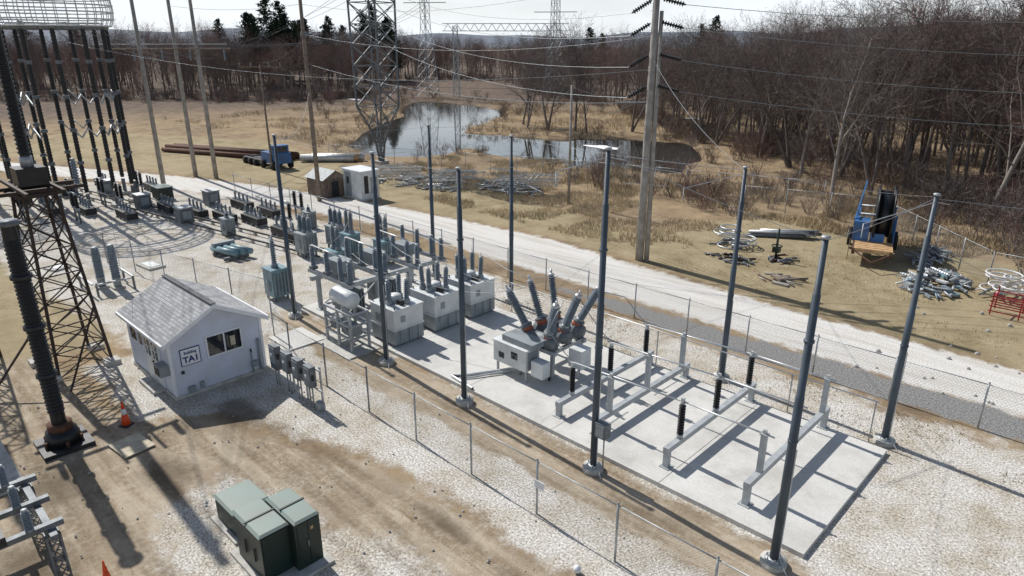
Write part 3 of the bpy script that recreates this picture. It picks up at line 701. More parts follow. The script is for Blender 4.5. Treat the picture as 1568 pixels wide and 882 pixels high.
# foreground-left stand
mb=MB()
for x in(-20.6,-18.0):
    for y in(-.6,2.0):
        lattice(mb,x,y,[(0,.3),(1.4,.3)],3,.045,.028,'galvd')
for y in(-.6,2.0): mb.bb(-21.0,-17.6,y-.08,y+.08,1.4,1.55,'galvd')
for x in(-20.6,-19.3,-18.0): mb.bb(x-.08,x+.08,-.9,2.3,1.552,1.7,'galvd')
for x in(-20.6,-19.3,-18.0):
    for y in(0,1.6): mb.ins((x,y,1.7),(x,y,2.3),.1,'greyins',8);
for x in(-20.6,-19.3,-18.0): mb.bb(x-.25,x+.25,.5,1.1,1.7,1.95,'dark')
mb.build('switch_stand')
mb=MB();lattice(mb,-63.7,44.8,[(0,.3),(3.2,.8),(6.0,3.2),(27,3.6)],13,.16,.08,'galvd',.3)
mb.bb(-64.3,-63.1,44.2,45.4,-.2,.3,'conc');mb.build('lattice_transmission_tower')
for x,y,h in((-132.7,108,27),(-111,129,25)):
    mb=MB();lattice(mb,x,y,[(0,4),(16,1.6),(h,1.4)],12,.10,.05,'galv',.2)
    for z in(h-2,h-6): mb.strut((x-4,y-3,z),(x+4,y+3,z),.15,'galv')
    mb.build('lattice_transmission_tower')
mb=MB()
for x,y in((-128,113),(-112,128)): lattice(mb,x,y,[(0,1.4),(16,1.0)],9,.08,.05,'galv',.7)
for zz in(14.9,16.5):
    for o_ in(-.5,.5): mb.strut((-130+o_,111.2,zz),(-109+o_,130.9,zz),.12,'galv')
for i in range(14):
    t0,t1=i/14,(i+1)/14;P=lambda t,z:V(-130+21*t,111.2+19.7*t,z);mb.strut(P(t0,14.9),P((t0+t1)/2,16.5),.09,'galv');mb.strut(P((t0+t1)/2,16.5),P(t1,14.9),.09,'galv')
mb.build('substation_gantry')

# ------------------------------------------------------------------ wood poles
def wpole(x,y,h,r0,r1,k='wood',arms=(),lean=(0,0)):
    mb=MB();T=V(x+lean[0],y+lean[1],h);mb.lathe((x,y,-.2),T,[(0,r0),(.5,(r0+r1)/2),(1,r1)],k,12)
    for z,w,dx,dy in arms:
        c_=V(x,y,0).lerp(V(T.x,T.y,0),z/h)
        mb.strut((c_.x-dx*w/2,c_.y-dy*w/2,z),(c_.x+dx*w/2,c_.y+dy*w/2,z),.07,k)
        for s_ in(-.45,-.2,.2,.45): q=(c_.x+dx*w*s_,c_.y+dy*w*s_);mb.ins((*q,z+.08),(*q,z+.4),.07,'greyins',3,n=6)
    mb.build('utility_pole')
wpole(-51.8,29.8,18.5,.2,.13,arms=((13.2,.8,1,0),))
wpole(-68.7,34.3,10.6,.12,.08,arms=((10.4,4.6,.72,.69),))
wpole(-35.9,43.9,9.6,.12,.09,'woodl')
mb=MB()
for x,y in((-68.7,23.2),(-70.8,27.1),(-68.3,28.1)): mb.lathe((x,y,-.2),(x,y,19),[(0,.22),(1,.14)],'woodl',12)
mb.strut((-73.4,20.5,12.2),(-66.5,30.5,12.2),.11,'wood')
mb.strut((-73.2,20.7,12.6),(-66.7,30.3,12.6),.05,'galv')
for t in(.05,.3,.5,.7,.95): q=V(-73.4,20.5,0).lerp(V(-66.5,30.5,0),t);mb.ins((q.x,q.y,12.1),(q.x,q.y,11.2),.1,'greyins',6,n=6)
mb.build('h_frame_pole_structure')
ux,uy=-22.7,34.9
mb=MB();mb.lathe((ux,uy,-.2),(ux,uy,19),[(0,.26),(.3,.23),(1,.17)],'woodl',14)
mb.lathe((ux+.36,uy+.26,-.2),(ux+.26,uy+.2,14.5),[(0,.16),(1,.11)],'woodl',10)
for z in(3,6,9,12): mb.strut((ux-.1,uy-.05,z),(ux+.45,uy+.3,z),.045,'galvd')
for i in range(24): mb.strut((ux-.34,uy+(i%2)*.1,2.5+i*.6),(ux+.0,uy,2.5+i*.6),.016,'galvd')
ws=[]
for z in(15.2,14.0,12.3,10.6):
    for d in((.85,.53,-.25),(-.75,-.35,-.5)):
        a_=V(ux,uy,z)+V(*d)*.3;b_=V(ux,uy,z)+V(*d)*1.6
        mb.ins(a_,b_,.14,'black',8,.35,8,None);ws.append((b_,d[0]>0,z))
mb.strut((ux-1.6,uy-.9,9.6),(ux+.2,uy,9.6),.05,'galv')
mb.strut((ux-.5,uy-.9,6.0),(ux+2.0,uy+.9,5.6),.035,'galv');mb.strut((ux-1.3,uy-.2,4.7),(ux+1.5,uy+.1,4.9),.025,'galv')
mb.build('utility_pole')

# ------------------------------------------------------------------ wires
mbw=MB()
def wire(a,b_,sag=.6,r=.014,k='wire',n=14):
    a=V(*a);b_=V(*b_);mbw.tube([a.lerp(b_,i/n)-V(0,0,4*sag*(i/n)*(1-i/n)) for i in range(n+1)],r,k,4)
for b_,rt,z in ws:
    if rt: wire(b_,(8.7+(z-12)*.3,55.1,{15.2:14.6,14.0:12.6,12.3:10.6,10.6:8.9}[z]),.9,.02)
    else: wire(b_,(-63.7,44.8+ (z-13)*.4,z+3.0),1.4,.018);
wire((ux,uy,13.2),(-51.8,29.8,13.4),1.,.018);wire((ux,uy,11.4),(-65.5,16,13),1.6,.02);wire((ux,uy,9.6),(-51.8,29.8,11.2),1,.018)
for z in(17.5,16.6,15.6): wire((-51.8,29.8,z),(-68.5,26,z+.3),.4,.018);wire((-51.8,29.8,z),(ux,uy,z+1.),1.2,.016)
for i,(x,y) in enumerate(((-70,25.5),(-69,26.9),(-67.4,29.2))):
    wire((x,y,11.3),(-65.5+i,18,13.9),.5,.02);wire((x,y,11.6),(-63.7,44.8,18+i),1.2,.02,'wired');wire((x,y,12.6),(-132,108,20+i),3,.03,'wired')
    wire((x,y,18),(-31.7,5.9,16.3),1.2,.016)
wire((-68.7,34.3,10.6),(-35.9,43.9,9.5),.9,.016,'wired')
wire((-35.9,43.9,9.5),(ux,uy,10.2),.5,.014,'wired')
wire((-68.7,34.3,10.8),(-51.8,29.8,13),.5,.016,'wired')
for (a,b_) in zip(F[:-1],F[1:]): wire((a[0],a[1],a[2]-.05),(b_[0],b_[1],b_[2]-.05),.12,.007)
for (a,b_) in zip(B[:-1],B[1:]): wire((a[0],a[1],a[2]-.05),(b_[0],b_[1],b_[2]-.05),.15,.007)
for i,j in((0,0),(1,1),(3,2),(4,3)): wire((F[i][0],F[i][1],F[i][2]-.05),(B[j][0],B[j][1],B[j][2]-.05),.1,.007)
for y in(17.5,19.85,22.3): wire((-23.2,y-.3,3.2),(-17.4,19+(y-17.5)*.36,3.7),.5,.013)
for y in(17,19.3,21.6): wire((-24.3,y,3.1),(-27.4,y+.2,3.35),.15,.013);wire((-29.9,y,3.4),(-33.6,21+(y-17)*.4,3.0),.4,.013)
wire((-29.7,15.1,8.8),(-51.8,29.8,9),1.2,.01);wire((-29.7,24.1,8.5),(-35.9,43.9,9.3),.8,.01);wire((-23.4,24.1,8.5),(ux,uy,10),.4,.01)
wire((-11.2,23.8,8.5),(ux,uy,12),.5,.01);wire((-4.9,23.4,8.5),(12,30,9),.4,.01)
for z in (14,16): wire((-63.7,44.8,z+8),(-20,150,z+20),4,.03,'wired')
wire((-31.7,5.9,16.4),(-65.5,16,15.9),.8,.03,'wired');wire((-25,3.8,7.8),(-31.7,3.7,8.6),.4,.02,'wired')
wire((-29,7.6,3.0),(-34,9,5.5),.2,.01,'wired')
mbw.build('overhead_wires')

# ------------------------------------------------------------------ mid-ground sheds, machines
mb=MB();x0,x1,y0,y1=-55.0,-52.2,30.6,32.8
mb.bb(x0,x1,y0,y1,0,1.65,'wood')
for i in range(14): mb.bb(x0+i*.2,x0+i*.2+.03,y0-.02,y0,0,1.65,'rust');mb.bb(x1,x1+.02,y0+i*.155,y0+i*.155+.03,0,1.65,'rust')
mb.add([(x0-.15,y0-.2,1.6),(x1+.15,y0-.2,1.6),(x1+.15,(y0+y1)/2,2.35),(x0-.15,(y0+y1)/2,2.35),(x0-.15,y1+.2,1.6),(x1+.15,y1+.2,1.6)],[(0,1,2,3),(3,2,5,4)],'galvd')
mb.add([(x1,y0,1.65),(x1,y1,1.65),(x1,(y0+y1)/2,2.3)],[(0,1,2)],'wood');mb.bb(x1+.02,x1+.04,y0+.7,y0+1.4,0,1.4,'dark');mb.build('small_wooden_shed')
mb=MB();mb.bb(-51.9,-49.0,32.2,34.2,0,.12,'conc');mb.bb(-51.8,-49.1,32.3,34.1,.12,2.45,'white');mb.bb(-51.9,-49.0,32.2,34.2,2.45,2.55,'trim')
mb.bb(-51.5,-50.6,32.27,32.3,.2,2.3,'eq');mb.bb(-51.2,-50.9,32.25,32.27,1.3,1.9,'dark');mb.bb(-49.1,-49.08,32.6,33.0,.6,2.1,'dark')
for i in range(7): mb.bb(-49.1,-49.07,33.25,33.9,.6+i*.2,.7+i*.2,'galvd')
mb.build('equipment_enclosure')
mb=MB()
for i in range(5): mb.cyl((-90,31+i*.5,.3+(.35 if i%2 else 0)),(-72.5,38+i*.5,.3+(.35 if i%2 else 0)),.26,'rust',n=10)
for i in range(3): mb.cyl((-71,39+i*.7,.45),(-66.5,43+i*.7,.45),.4,'alum' if i!=1 else 'yellow',n=12)
mb.build('stacked_pipes')
mb=MB();x,y=-69.5,35.3
mb.bb(x-1.6,x+1.6,y-.9,y+.9,.6,1.7,'blue');mb.bb(x+.3,x+1.4,y-.8,y+.8,1.7,2.5,'blue');mb.bb(x+1.4,x+1.42,y-.6,y+.6,1.8,2.4,'glass');mb.cyl((x-1,y,1.7),(x-1,y,2.4),.1,'dark')
for dx in(-1.1,1.1):
    for dy in(-1,1): mb.cyl((x+dx,y+dy-.15,.45),(x+dx,y+dy+.15,.45),.45,'rubber',n=16)
mb.bb(x-6,x-2,y-.9,y+.6,.3,.7,'dark');mb.strut((x-6.3,y-.5,.6),(x-1.6,y,1.2),.15,'dark')
for dx in(-5.4,-4.2,-3): mb.cyl((x+dx,y-1.1,.35),(x+dx,y-.8,.35),.35,'rubber',n=14)
mb.build('drilling_machine')
# ------------------------------------------------------------------ scrap piles
def scrap(name,cx,cy,rx,ry,n,mats,seed,ang=0,L0=1.5,hmax=.6,rings=0,lat=0,jit=.45,rk='galv'):
    rr=random.Random(seed);mb=MB()
    for i in range(n):
        a=rr.uniform(0,6.28);q=math.sqrt(rr.random());x=cx+rx*q*math.cos(a);y=cy+ry*q*math.sin(a);z=rr.uniform(.05,hmax*(1.1-q))
        d=ang+rr.gauss(0,jit);l=L0*rr.uniform(.4,1.2);e=rr.gauss(0,.1);k=rr.choice(mats)
        p=V(x-math.cos(d)*l/2,y-math.sin(d)*l/2,max(.04,z-e*l/2));r_=V(x+math.cos(d)*l/2,y+math.sin(d)*l/2,max(.04,z+e*l/2))
        t=rr.random()
        if t<.45: mb.cyl(p,r_,rr.uniform(.03,.08),k,n=7)
        elif t<.65: mb.ins(p,r_,rr.uniform(.06,.12),k,7,n=7)
        elif t<.85: mb.box((x,y,z),(l*.5,rr.uniform(.1,.35),rr.uniform(.08,.25)),k,d)
        else: mb.strut(p,r_,.05,k)
    for i in range(rings): mb.ring((cx+rr.uniform(-rx,rx)*.5,cy+rr.uniform(-ry,ry)*.5,.1+i*.13),rr.uniform(.5,.85),.045,rk,'z',20,6)
    for i in range(lat):
        x,y=cx+rr.uniform(-rx,rx),cy+rr.uniform(-ry,ry);d=ang+rr.gauss(0,.35)
        u=V(math.cos(d),math.sin(d),0);w_=V(-u.y,u.x,0);Ls=rr.uniform(1.5,3);z=.15+rr.random()*hmax
        for o1,o2 in((0,0),(.6,0),(0,.6),(.6,.6)): mb.strut(V(x,y,z+o2)-u*Ls+w_*o1,V(x,y,z+o2)+u*Ls+w_*o1,.04,'galv')
        for j in range(8):
            s0,s1=-Ls+j*Ls/4,-Ls+(j+1)*Ls/4
            for o1 in(0,.6): mb.strut(V(x,y,z)+u*s0+w_*o1,V(x,y,z+.6)+u*s1+w_*o1,.025,'galv')
            mb.strut(V(x,y,z+.6)+u*s0,V(x,y,z+.6)+u*s1+w_*.6,.025,'galv')
    mb.build(name)
scrap('lattice_steel_pile',-50.5,41,4.2,2.2,70,['galv','galvd','eq','alum','wood'],1,.8,1.8,.9,0,7,.8)
scrap('lattice_steel_pile',-44,45,3.8,2,70,['galv','galvd','alum','eq'],2,.8,1.8,.9,0,5,.8)
scrap('scrap_metal_pile',-57,38.5,2.6,2,36,['galv','alum','galvd'],3,.5,1.6,.6,0,2,.9)
scrap('corona_ring_pile',-20.0,42.0,1.4,1.0,8,['galvd'],4,.6,1.3,.4,9,rk='alum')
mb=MB()
for i in range(7): mb.cyl((-20.4+.1*i,44.6+i*.22,.16+(i%2)*.2),(-17.2+.1*i,47+i*.22,.16+(i%2)*.2),.11,'alum' if i%3 else 'galvd',n=10)
mb.build('pipe_stack')
scrap('insulator_pile',-18.6,39.0,1.6,.8,26,['brownins','brownins','galvd'],6,.2,1.,.35)
scrap('timber_pile',-14.6,37.3,1.3,.9,12,['woodl','wood','woodl'],7,.3,1.7,.3)
scrap('scrap_metal_pile',-8.1,42.9,1.5,2.7,130,['galv','eq','blueeq','alum','galvd','hose','greyins'],8,2.0,1.2,.7,0,0,.7)
scrap('scrap_metal_pile',-9.6,48.0,.9,2.4,60,['galvd','alum','eq'],9,2.1,1.4,.7)
scrap('hose_coils',-5.0,43.4,1.2,1.2,6,['galvd','hose'],10,1.,1.2,.3,10,rk='hose')
scrap('cable_reel_scrap',-16.2,41,.8,.8,14,['dark','rust','galvd'],12,1,1,.5)
mb=MB();mb.cyl((-16.6,40.9,0),(-16.6,40.9,.1),.45,'dark');mb.cyl((-16.6,40.9,.1),(-16.6,40.9,2.0),.07,'green');mb.ring((-16.6,40.9,.9),.3,.04,'green');mb.bb(-16.8,-16.4,40.7,41.1,.5,.8,'green');mb.build('green_valve_stand')
mb=MB();x,y=-4.3,39.6
for i in range(4):
    for s_ in(0,1.2): mb.strut((x-.7,y+s_,.2+i*.25),(x+2.2,y+s_,.2+i*.25),.05,'red')
for dx in(-.6,.6,2.0):
    for s_ in(0,1.2): mb.strut((x+dx,y+s_,0),(x+dx,y+s_,1.2),.06,'red')
    mb.strut((x+dx,y,.9),(x+dx,y+1.2,.9),.05,'red')
mb.build('red_steel_rack')
# reel trailer (built about its hitch end, then turned)
mb=MB();px,py=-11.8,43.8
def tb(x0,x1,y0,y1,z0,z1,k): mb.bb(x0-px,x1-px,y0-py,y1-py,z0,z1,k)
def tv_(x,y,z): return (x-px,y-py,z)
tb(-13.0,-10.6,43.8,46.0,.75,.95,'yellow');tb(-13.1,-12.9,43.8,50.5,.6,.95,'rust');tb(-10.8,-10.6,43.8,50.5,.6,.949,'rust')
for i in range(5): tb(-12.98,-10.62,43.85+i*.44,44.2+i*.44,.951,.99,'yellow')
tb(-12.9,-10.8,50.2,50.4,.6,.94,'rust')
for yy in(48.4,49.5):
    for xx in(-13.35,-10.35): mb.cyl(tv_(xx-.14,yy,.5),tv_(xx+.14,yy,.5),.5,'rubber',n=18);mb.cyl(tv_(xx-.15,yy,.5),tv_(xx+.15,yy,.5),.22,'galv',n=10)
mb.strut(tv_(-12.9,43.8,.8),tv_(-11.8,42.4,.55),.07,'rust');mb.strut(tv_(-10.7,43.8,.8),tv_(-11.8,42.4,.55),.07,'rust')
for yy in(47.2,50.0):
    r_=1.65 if yy<48 else 1.4
    for xx in(-11.9,-10.9): mb.cyl(tv_(xx-.05,yy,2.45),tv_(xx+.05,yy,2.45),r_,'dark',n=30);mb.ring(tv_(xx,yy,2.45),r_,.07,'black','x',30,6)
    mb.cyl(tv_(-11.85,yy,2.45),tv_(-10.95,yy,2.45),r_*.8,'black',n=24);mb.cyl(tv_(-13,yy,2.45),tv_(-10.5,yy,2.45),.07,'galv',n=8)
    for xx in(-12.95,-10.6):
        for s_ in(-1,1): mb.strut(tv_(xx,yy+s_*.9,.9),tv_(xx,yy,2.5),.1,'blue')
mb.strut(tv_(-12.95,46.3,2.3),tv_(-12.95,50.8,2.3),.1,'blue');tb(-13.2,-12.2,45.9,47.4,.95,2.2,'blue');tb(-12.1,-11.2,46.0,46.2,.95,1.5,'blue')
mb.strut(tv_(-13.2,50.5,.9),tv_(-12.8,51.2,3.9),.12,'blue');mb.strut(tv_(-13.2,46.5,2.2),tv_(-12.8,51.2,3.9),.09,'blue')
for i in range(7): mb.strut(tv_(-13.3,44+i*.38,.15),tv_(-13.3,44+i*.38,.95),.035,'rust')
mb.strut(tv_(-13.3,44,.95),tv_(-13.3,46.4,.95),.045,'rust')
o=mb.build('cable_reel_trailer');o.location=(px-.1,py,0);o.rotation_euler=(0,0,R(17));o.scale=(.9,.95,1)
# debris
mb=MB();rr=random.Random(5)
for i in range(260):
    x,y=rr.uniform(-30,-2),rr.uniform(2,14);s_=rr.uniform(.015,.045);mb.lathe((x,y,0),(x+s_*.3,y,s_*1.2),[(0,s_),(.6,s_*.9),(1,s_*.3)],'stone',6,False)
mb.box((-10.8,12.25,1.1),(.35,.02,.25),'trim');mb.lathe((-8.6,11.3,0),(-8.6,11.3,.25),[(0,.02),(.3,.1),(.7,.1),(1,.03)],'trim',10)
for i in range(40):
    x,y=rr.uniform(-8,2),rr.uniform(28.5,40);s_=rr.uniform(.05,.13);mb.lathe((x,y,0),(x+s_*.3,y,s_),[(0,s_),(.6,s_*.8),(1,s_*.3)],'stone',7,False)
mb.build('loose_stones')

# ------------------------------------------------------------------ vegetation
def rdir(rr,s): return V(rr.gauss(0,s),rr.gauss(0,s),rr.gauss(0,s))
def tree_mesh(name,H,seed,k1,k2,nl=12,ns=7,nt_=6,ntw=4,low=.28,stems=1,tw=.017):
    rr=random.Random(seed);mb=MB();tv=[];tf=[]
    def br(p,d,Ln,r,lev):
        sg=(6,4,3,2)[lev];pts=[p.copy()];rad=[r];dd=d.copy()
        for i in range(sg):
            dd=(dd+rdir(rr,(.05,.13,.18,.2)[lev])+V(0,0,(.03,.08,.05,.03)[lev])).normalized()
            p=p+dd*(Ln/sg);pts.append(p.copy());rad.append(max(.008,r*(1-.75*(i+1)/sg)))
        mb.tube(pts,rad,k1 if lev<2 else k2,(7,4,3,3)[lev])
        cnt=(nl,ns,nt_,0)[lev]
        at=lambda t:(pts[min(int(t*sg),sg-1)].lerp(pts[min(int(t*sg),sg-1)+1],t*sg-min(int(t*sg),sg-1)))
        for i in range(cnt):
            t=(low if lev==0 else .2)+(1-(low if lev==0 else .2))*(i+rr.random()*.8)/cnt;t=min(t,.99)
            q=at(t);ax=rr.uniform(0,6.283);o=dd.orthogonal().normalized();o.rotate(Matrix.Rotation(ax,3,dd))
            sp=(.9-.3*t,.9,.9)[lev];nd=(dd+o*sp*rr.uniform(.7,1.3)).normalized()
            l2=Ln*(.52*(1.15-.6*t),.55*(1.1-.5*t),.55)[lev]*rr.uniform(.8,1.2)
            br(q,nd,l2,r*(.42,.45,.5)[lev]*(1.1-.6*t),lev+1)
        if lev==3:
            for i in range(ntw):
                q=at(rr.uniform(.1,1.) if i else .98);e=q+(dd+rdir(rr,.55)).normalized()*rr.uniform(.35,.85)
                s_=V(rr.gauss(0,1),rr.gauss(0,1),rr.gauss(0,1)).normalized()*tw
                o=len(tv);tv.extend([tuple(q-s_),tuple(q+s_),tuple(e)]);tf.append((o,o+1,o+2))
    for s_ in range(stems):
        d=V(0,0,1) if stems==1 else (V(rr.gauss(0,.22),rr.gauss(0,.22),1)).normalized()
        br(V(rr.gauss(0,.25)*(stems>1),rr.gauss(0,.25)*(stems>1),-.3),d,H*(.9 if stems==1 else rr.uniform(.7,.9)),H*.013,0)
    mb.add(tv,tf,k2);me=mb.build('tmp_'+name);m_=me.data;bpy.data.objects.remove(me);return m_
TV=[tree_mesh('a',15,1,'bark','bark2',12,6,5,3,tw=.024),tree_mesh('b',16,2,'bark','bark',12,6,5,3,tw=.024),tree_mesh('c',13,3,'bark','bark2',9,6,5,3,.2,2,tw=.024),
    tree_mesh('d',17,4,'bark','bark2',13,6,5,3,.35,tw=.024),tree_mesh('e',12,5,'bark3','brush',8,5,5,3,.12,3,tw=.024)]
NV=[tree_mesh('n1',17,21,'bark','bark',12,8,6,5,.25,2,.013),tree_mesh('n2',16,22,'bark3','bark',15,8,6,5,.22,1,.013)]
def shrub_mesh(seed,H,k):
    rr=random.Random(seed);mb=MB();tv=[];tf=[]
    for i in range(22):
        a=rr.uniform(0,6.28);p=V(rr.gauss(0,.3),rr.gauss(0,.3),-.1);d=V(math.cos(a)*.5,math.sin(a)*.5,1).normalized();L_=H*rr.uniform(.6,1.)
        pts=[p]
        for j in range(3): d=(d+rdir(rr,.15)).normalized();pts.append(pts[-1]+d*L_/3)
        mb.tube(pts,[.02,.015,.01,.006],k,3)
        for j in range(12):
            q=pts[1+j%2].lerp(pts[2+j%2],rr.random());e=q+(d+rdir(rr,.5)).normalized()*rr.uniform(.3,.8)*H*.4
            s_=rdir(rr,1).normalized()*.014;o=len(tv);tv.extend([tuple(q-s_),tuple(q+s_),tuple(e)]);tf.append((o,o+1,o+2))
    mb.add(tv,tf,k);o_=mb.build('tmp');m_=o_.data;bpy.data.objects.remove(o_);return m_
SV=[shrub_mesh(31,2.2,'brush'),shrub_mesh(32,2.8,'bark2'),shrub_mesh(33,1.6,'reed'),shrub_mesh(34,2.4,'bark')]
def inst(me_,name,x,y,s,parent=None,z=0.):
    o=bpy.data.objects.new(name,me_);o.location=(x,y,z);o.scale=(s*random.uniform(.85,1.15),s*random.uniform(.85,1.15),s);o.rotation_euler=(0,0,random.uniform(0,6.28));COL.objects.link(o)
    if parent:o.parent=parent
def inpond(x,y): return pmask(np.array([[float(x)]]),np.array([[float(y)]]),POND,1.)[0,0]>.2
bndp=[(80,72),(88,60),(95,60),(98,65),(103,72),(110,84),(116,92),(119,100),(122,112),(125,140),(128,160),(132,185),(135,240),(139,250),(143,240),(145,175),(149,170),(153,170),(158,178),(165,190),(172,205),(178,205),(184,200)]
ba=np.array([q[0] for q in bndp]);bd=np.array([q[1] for q in bndp])
forestE=empty('bare_forest')
for i in range(860):
    a=random.uniform(89,175);r0=float(np.interp(a,ba,bd));u_=random.random();r_=r0+2+(95 if a<133 else 80)*u_**1.35
    x,y=r_*math.cos(R(a)),r_*math.sin(R(a))
    far=np.interp(a,[84,108,114,120,135,150,178],[.98,.96,.82,.80,.80,.86,.86])
    inst(random.choice(TV),'tree',x,y,far*random.uniform(.72,1.1),forestE)
brushE=empty('forest_edge_brush')
for i in range(520):
    a=random.uniform(89,175);r0=float(np.interp(a,ba,bd));r_=r0+random.gauss(0,5)
    x,y=r_*math.cos(R(a)),r_*math.sin(R(a))
    if inpond(x,y): continue
    inst(random.choice([SV[0],SV[1],SV[3],SV[3]]),'shrub',x,y,random.uniform(.7,1.6),brushE)
pe=empty('marsh_brush')
for i in range(300):
    j=random.randrange(len(POND));p=POND[j];q=POND[(j+1)%len(POND)];t=random.random()
    x=p[0]+(q[0]-p[0])*t+random.gauss(0,3);y=p[1]+(q[1]-p[1])*t+random.gauss(0,3)
    if inpond(x,y): continue
    if (y<66 and x>-90) and random.random()<.75: continue
    inst(random.choice(SV),'shrub',x,y,random.uniform(.35,.85),pe)
for i in range(200):
    x=random.uniform(-45,8);y=random.uniform(50,66)
    if inpond(x,y) or (x>-24 and y<54): continue
    inst(random.choice(SV),'shrub',x,y,random.uniform(.4,1.0),pe)
for i in range(170):
    a=random.uniform(100,150);r_=random.uniform(100,200)
    x,y=r_*math.cos(R(a)),r_*math.sin(R(a))
    if inpond(x,y) or r_>np.interp(a,ba,bd): continue
    inst(random.choice(SV),'shrub',x,y,random.uniform(.5,1.2),pe)
# individual nearer trees
for x,y,s,v in((-70,80,.84,0),(-67,83,.9,1),(-74,80,.78,0),(-64,82,.76,1),(-78,83,.8,1),(-47.3,86,.85,1),(-52,96,.9,0),(-44,84,.85,0),(-36,80,.9,1),(-30,74,.98,0),(-21.3,63,.95,1),(-23.7,72,1.0,0),(-19,66,.88,0),(-27,70,.85,1),(-9.3,62,1.,1),(-6.5,60,.95,0),(-10,70,1.0,0),(-3,64,1,1),(3,62,1,0),(-15,74,.9,1),(-57,94,.9,1),(-40,87,.95,1),(-60,88,.9,0)):
    inst(NV[v],'bare_tree',x,y,s)
# conifers
def conifer(seed,H):
    rr=random.Random(seed);mb=MB();mb.cyl((0,0,-.3),(0,0,H*.97),.22,'bark',.03,7);vs=[];fs=[]
    z=H*.22
    while z<H:
        t=(z-H*.22)/(H*.78);L_=(1-t)**.7*H*.27+.3
        for i in range(6):
            a=rr.uniform(0,6.28);l=L_*rr.uniform(.5,1.2)
            for j in range(8):
                s_=(j+1)/8*l;c_=V(math.cos(a)*s_,math.sin(a)*s_,z+.15*s_+rr.gauss(0,.2))
                for q in range(2):
                    u=rdir(rr,1).normalized()*rr.uniform(.35,.7);w_=rdir(rr,1).normalized()*.3;o=len(vs)
                    vs.extend([tuple(c_-u*.5),tuple(c_+w_),tuple(c_+u)]);fs.append((o,o+1,o+2))
        z+=H*.034
    mb.add(vs,fs,'needle');o_=mb.build('tmp');m_=o_.data;bpy.data.objects.remove(o_);return m_
CV=[conifer(1,19),conifer(2,16),conifer(3,17)]
for i in range(34):
    a=R(random.uniform(143.5,154));r_=random.uniform(215,255);inst(random.choice(CV),'pine_tree',r_*math.cos(a),r_*math.sin(a),random.uniform(.95,1.3))
for a,r_,s in((118.5,200,1.0),(119.5,205,.9),(104,240,1.0),(128,255,.9),(127,258,.8),(156,240,1),(165,250,.9),(168,250,.95),(172,250,1)):
    inst(CV[0],'pine_tree',r_*math.cos(R(a)),r_*math.sin(R(a)),s)
# dry grass
def grass(name,n,reg,h,k='reedg',dens=3.,thr=.4):
    x=RNG.uniform(reg[0],reg[1],n);y=RNG.uniform(reg[2],reg[3],n)
    keep=(vnoise(x,y,dens)+.3*vnoise(x,y,dens*.3)>thr+.15)&(pmask(x,y,POND,1.)<.2);x=x[keep];y=y[keep];n=len(x)
    zz=np.clip((y-34)/10,0,1)*(vnoise(x,y,7)-.6)*.35-.05
    hh=h*RNG.uniform(.5,1.3,n);a=RNG.uniform(0,6.28,n);w=.03+0*a
    v=np.zeros((n,3,3));v[:,0]=np.stack([x-w*np.cos(a),y-w*np.sin(a),zz],1);v[:,1]=np.stack([x+w*np.cos(a),y+w*np.sin(a),zz],1)
    v[:,2]=np.stack([x+RNG.normal(0,.3,n)*hh,y+RNG.normal(0,.3,n)*hh,zz+hh],1)
    me_=bpy.data.meshes.new(name);me_.from_pydata(v.reshape(-1,3).tolist(),[],np.arange(3*n).reshape(-1,3).tolist());me_.materials.append(M[k])
    COL.objects.link(bpy.data.objects.new(name,me_))
grass('dry_grass',70000,(-62,-22,36.5,62),.38,'reed2',2.5,thr=.5)
grass('dry_grass',40000,(-22,10,50,64),.42,thr=.45)
grass('dry_grass',40000,(-130,-60,45,110),.6,dens=5,thr=.5)
grass('dry_grass',16000,(-22,8,34,50),.12,'reedg',2,thr=.5)
grass('dry_grass',7000,(-34,0,23,26.2),.12,'reedg',1.2,thr=.6)
# snow / ice
def patch(x,y,rx,ry,z=0.03,name='snow_patch'):
    mb=MB();vs=[(x,y,z+.08)]
    for i in range(18):
        a=i*math.pi/9;r_=1+random.uniform(-.3,.3);vs.append((x+rx*r_*math.cos(a),y+ry*r_*math.sin(a),z-.04))
    mb.add(vs,[(0,1+i,1+(i+1)%18) for i in range(18)],'snow',True);mb.build(name)
patch(-54.7,73.6,2.6,1.3,-.27,'ice_floe')
for x,y in((-62,110),(-40,90),(-20,76),(-12,72),(-140,92),(-30,82)): patch(x,y,2.4,1.,.05)
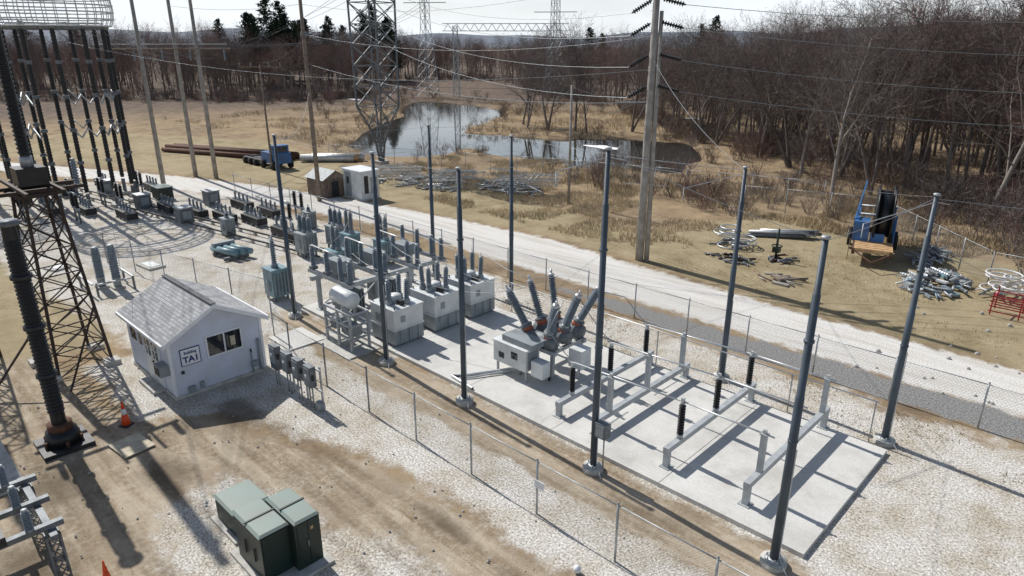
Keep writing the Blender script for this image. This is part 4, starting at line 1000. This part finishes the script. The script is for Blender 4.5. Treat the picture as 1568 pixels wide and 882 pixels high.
# hills
mb=MB();vs=[];fs=[];n_=120
for i in range(n_+1):
    aa=70+130*i/n_;a=R(aa);hh=24+4*math.sin(i*.17+1)+3*math.sin(i*.43)+2*math.sin(i*.9)+24*math.exp(-((aa-97)/9)**2)+10*math.exp(-((aa-170)/10)**2)
    for r_,z in((1250,-5),(1450,hh),(1700,-5)): vs.append((r_*math.cos(a),r_*math.sin(a),z))
for i in range(n_):
    for j in range(2): o=i*3+j;fs.append((o,o+3,o+4,o+1))
M['hill']=mat('distant_wooded_hill',(.12,.145,.18),.95,0,.2,.01)
mb.add(vs,fs,'hill',True);mb.build('distant_hills')

# ------------------------------------------------------------------ light, sky, camera
el=R(46);d=V(math.cos(el)*1,-.05*math.cos(el),-math.sin(el)).normalized()
sl_=bpy.data.lights.new('sun','SUN');sl_.energy=5.0;sl_.angle=R(.55);sl_.color=(1,.962,.90)
so=bpy.data.objects.new('sun',sl_);so.rotation_euler=d.to_track_quat('-Z','Y').to_euler();so.location=(-40,0,60);COL.objects.link(so)
w=bpy.data.worlds.new('World');scene.world=w;w.use_nodes=True;nt=w.node_tree;L=nt.links.new
bg=nt.nodes['Background'];sky=nt.nodes.new('ShaderNodeTexSky');sky.sky_type='NISHITA';sky.sun_disc=False;sky.sun_elevation=el;sky.sun_rotation=R(273)
sky.dust_density=1.0;sky.air_density=1.0;sky.ozone_density=1.5
tc=nt.nodes.new('ShaderNodeTexCoord')
sx=nt.nodes.new('ShaderNodeSeparateXYZ');L(tc.outputs['Generated'],sx.inputs[0])
hz=nt.nodes.new('ShaderNodeMapRange');hz.inputs[1].default_value=0.;hz.inputs[2].default_value=.45;hz.inputs[3].default_value=.6;hz.inputs[4].default_value=-.28;L(sx.outputs['Z'],hz.inputs[0])
nz=noise(2.2,5,.6,(1,1,5))
cl=math_('ADD',hz.outputs[0],ramp(nz,[(.38,g3(.12)),(.66,g3(.55))]))
cl=math_('MINIMUM',math_('MAXIMUM',cl,0.),1.)
L(mix(cl,sky.outputs[0],(11.6,12.3,13.0)),bg.inputs['Color']);bg.inputs['Strength'].default_value=.085
cam=bpy.data.cameras.new('camera');cam.sensor_width=36;cam.lens=36*1045/1568;cam.clip_end=8000;cam.clip_start=.1
co=bpy.data.objects.new('camera',cam);co.location=(0,0,13);co.rotation_euler=(R(70),0,R(44.1));COL.objects.link(co);scene.camera=co
scene.view_settings.view_transform='Standard';scene.view_settings.look='None';scene.view_settings.exposure=0
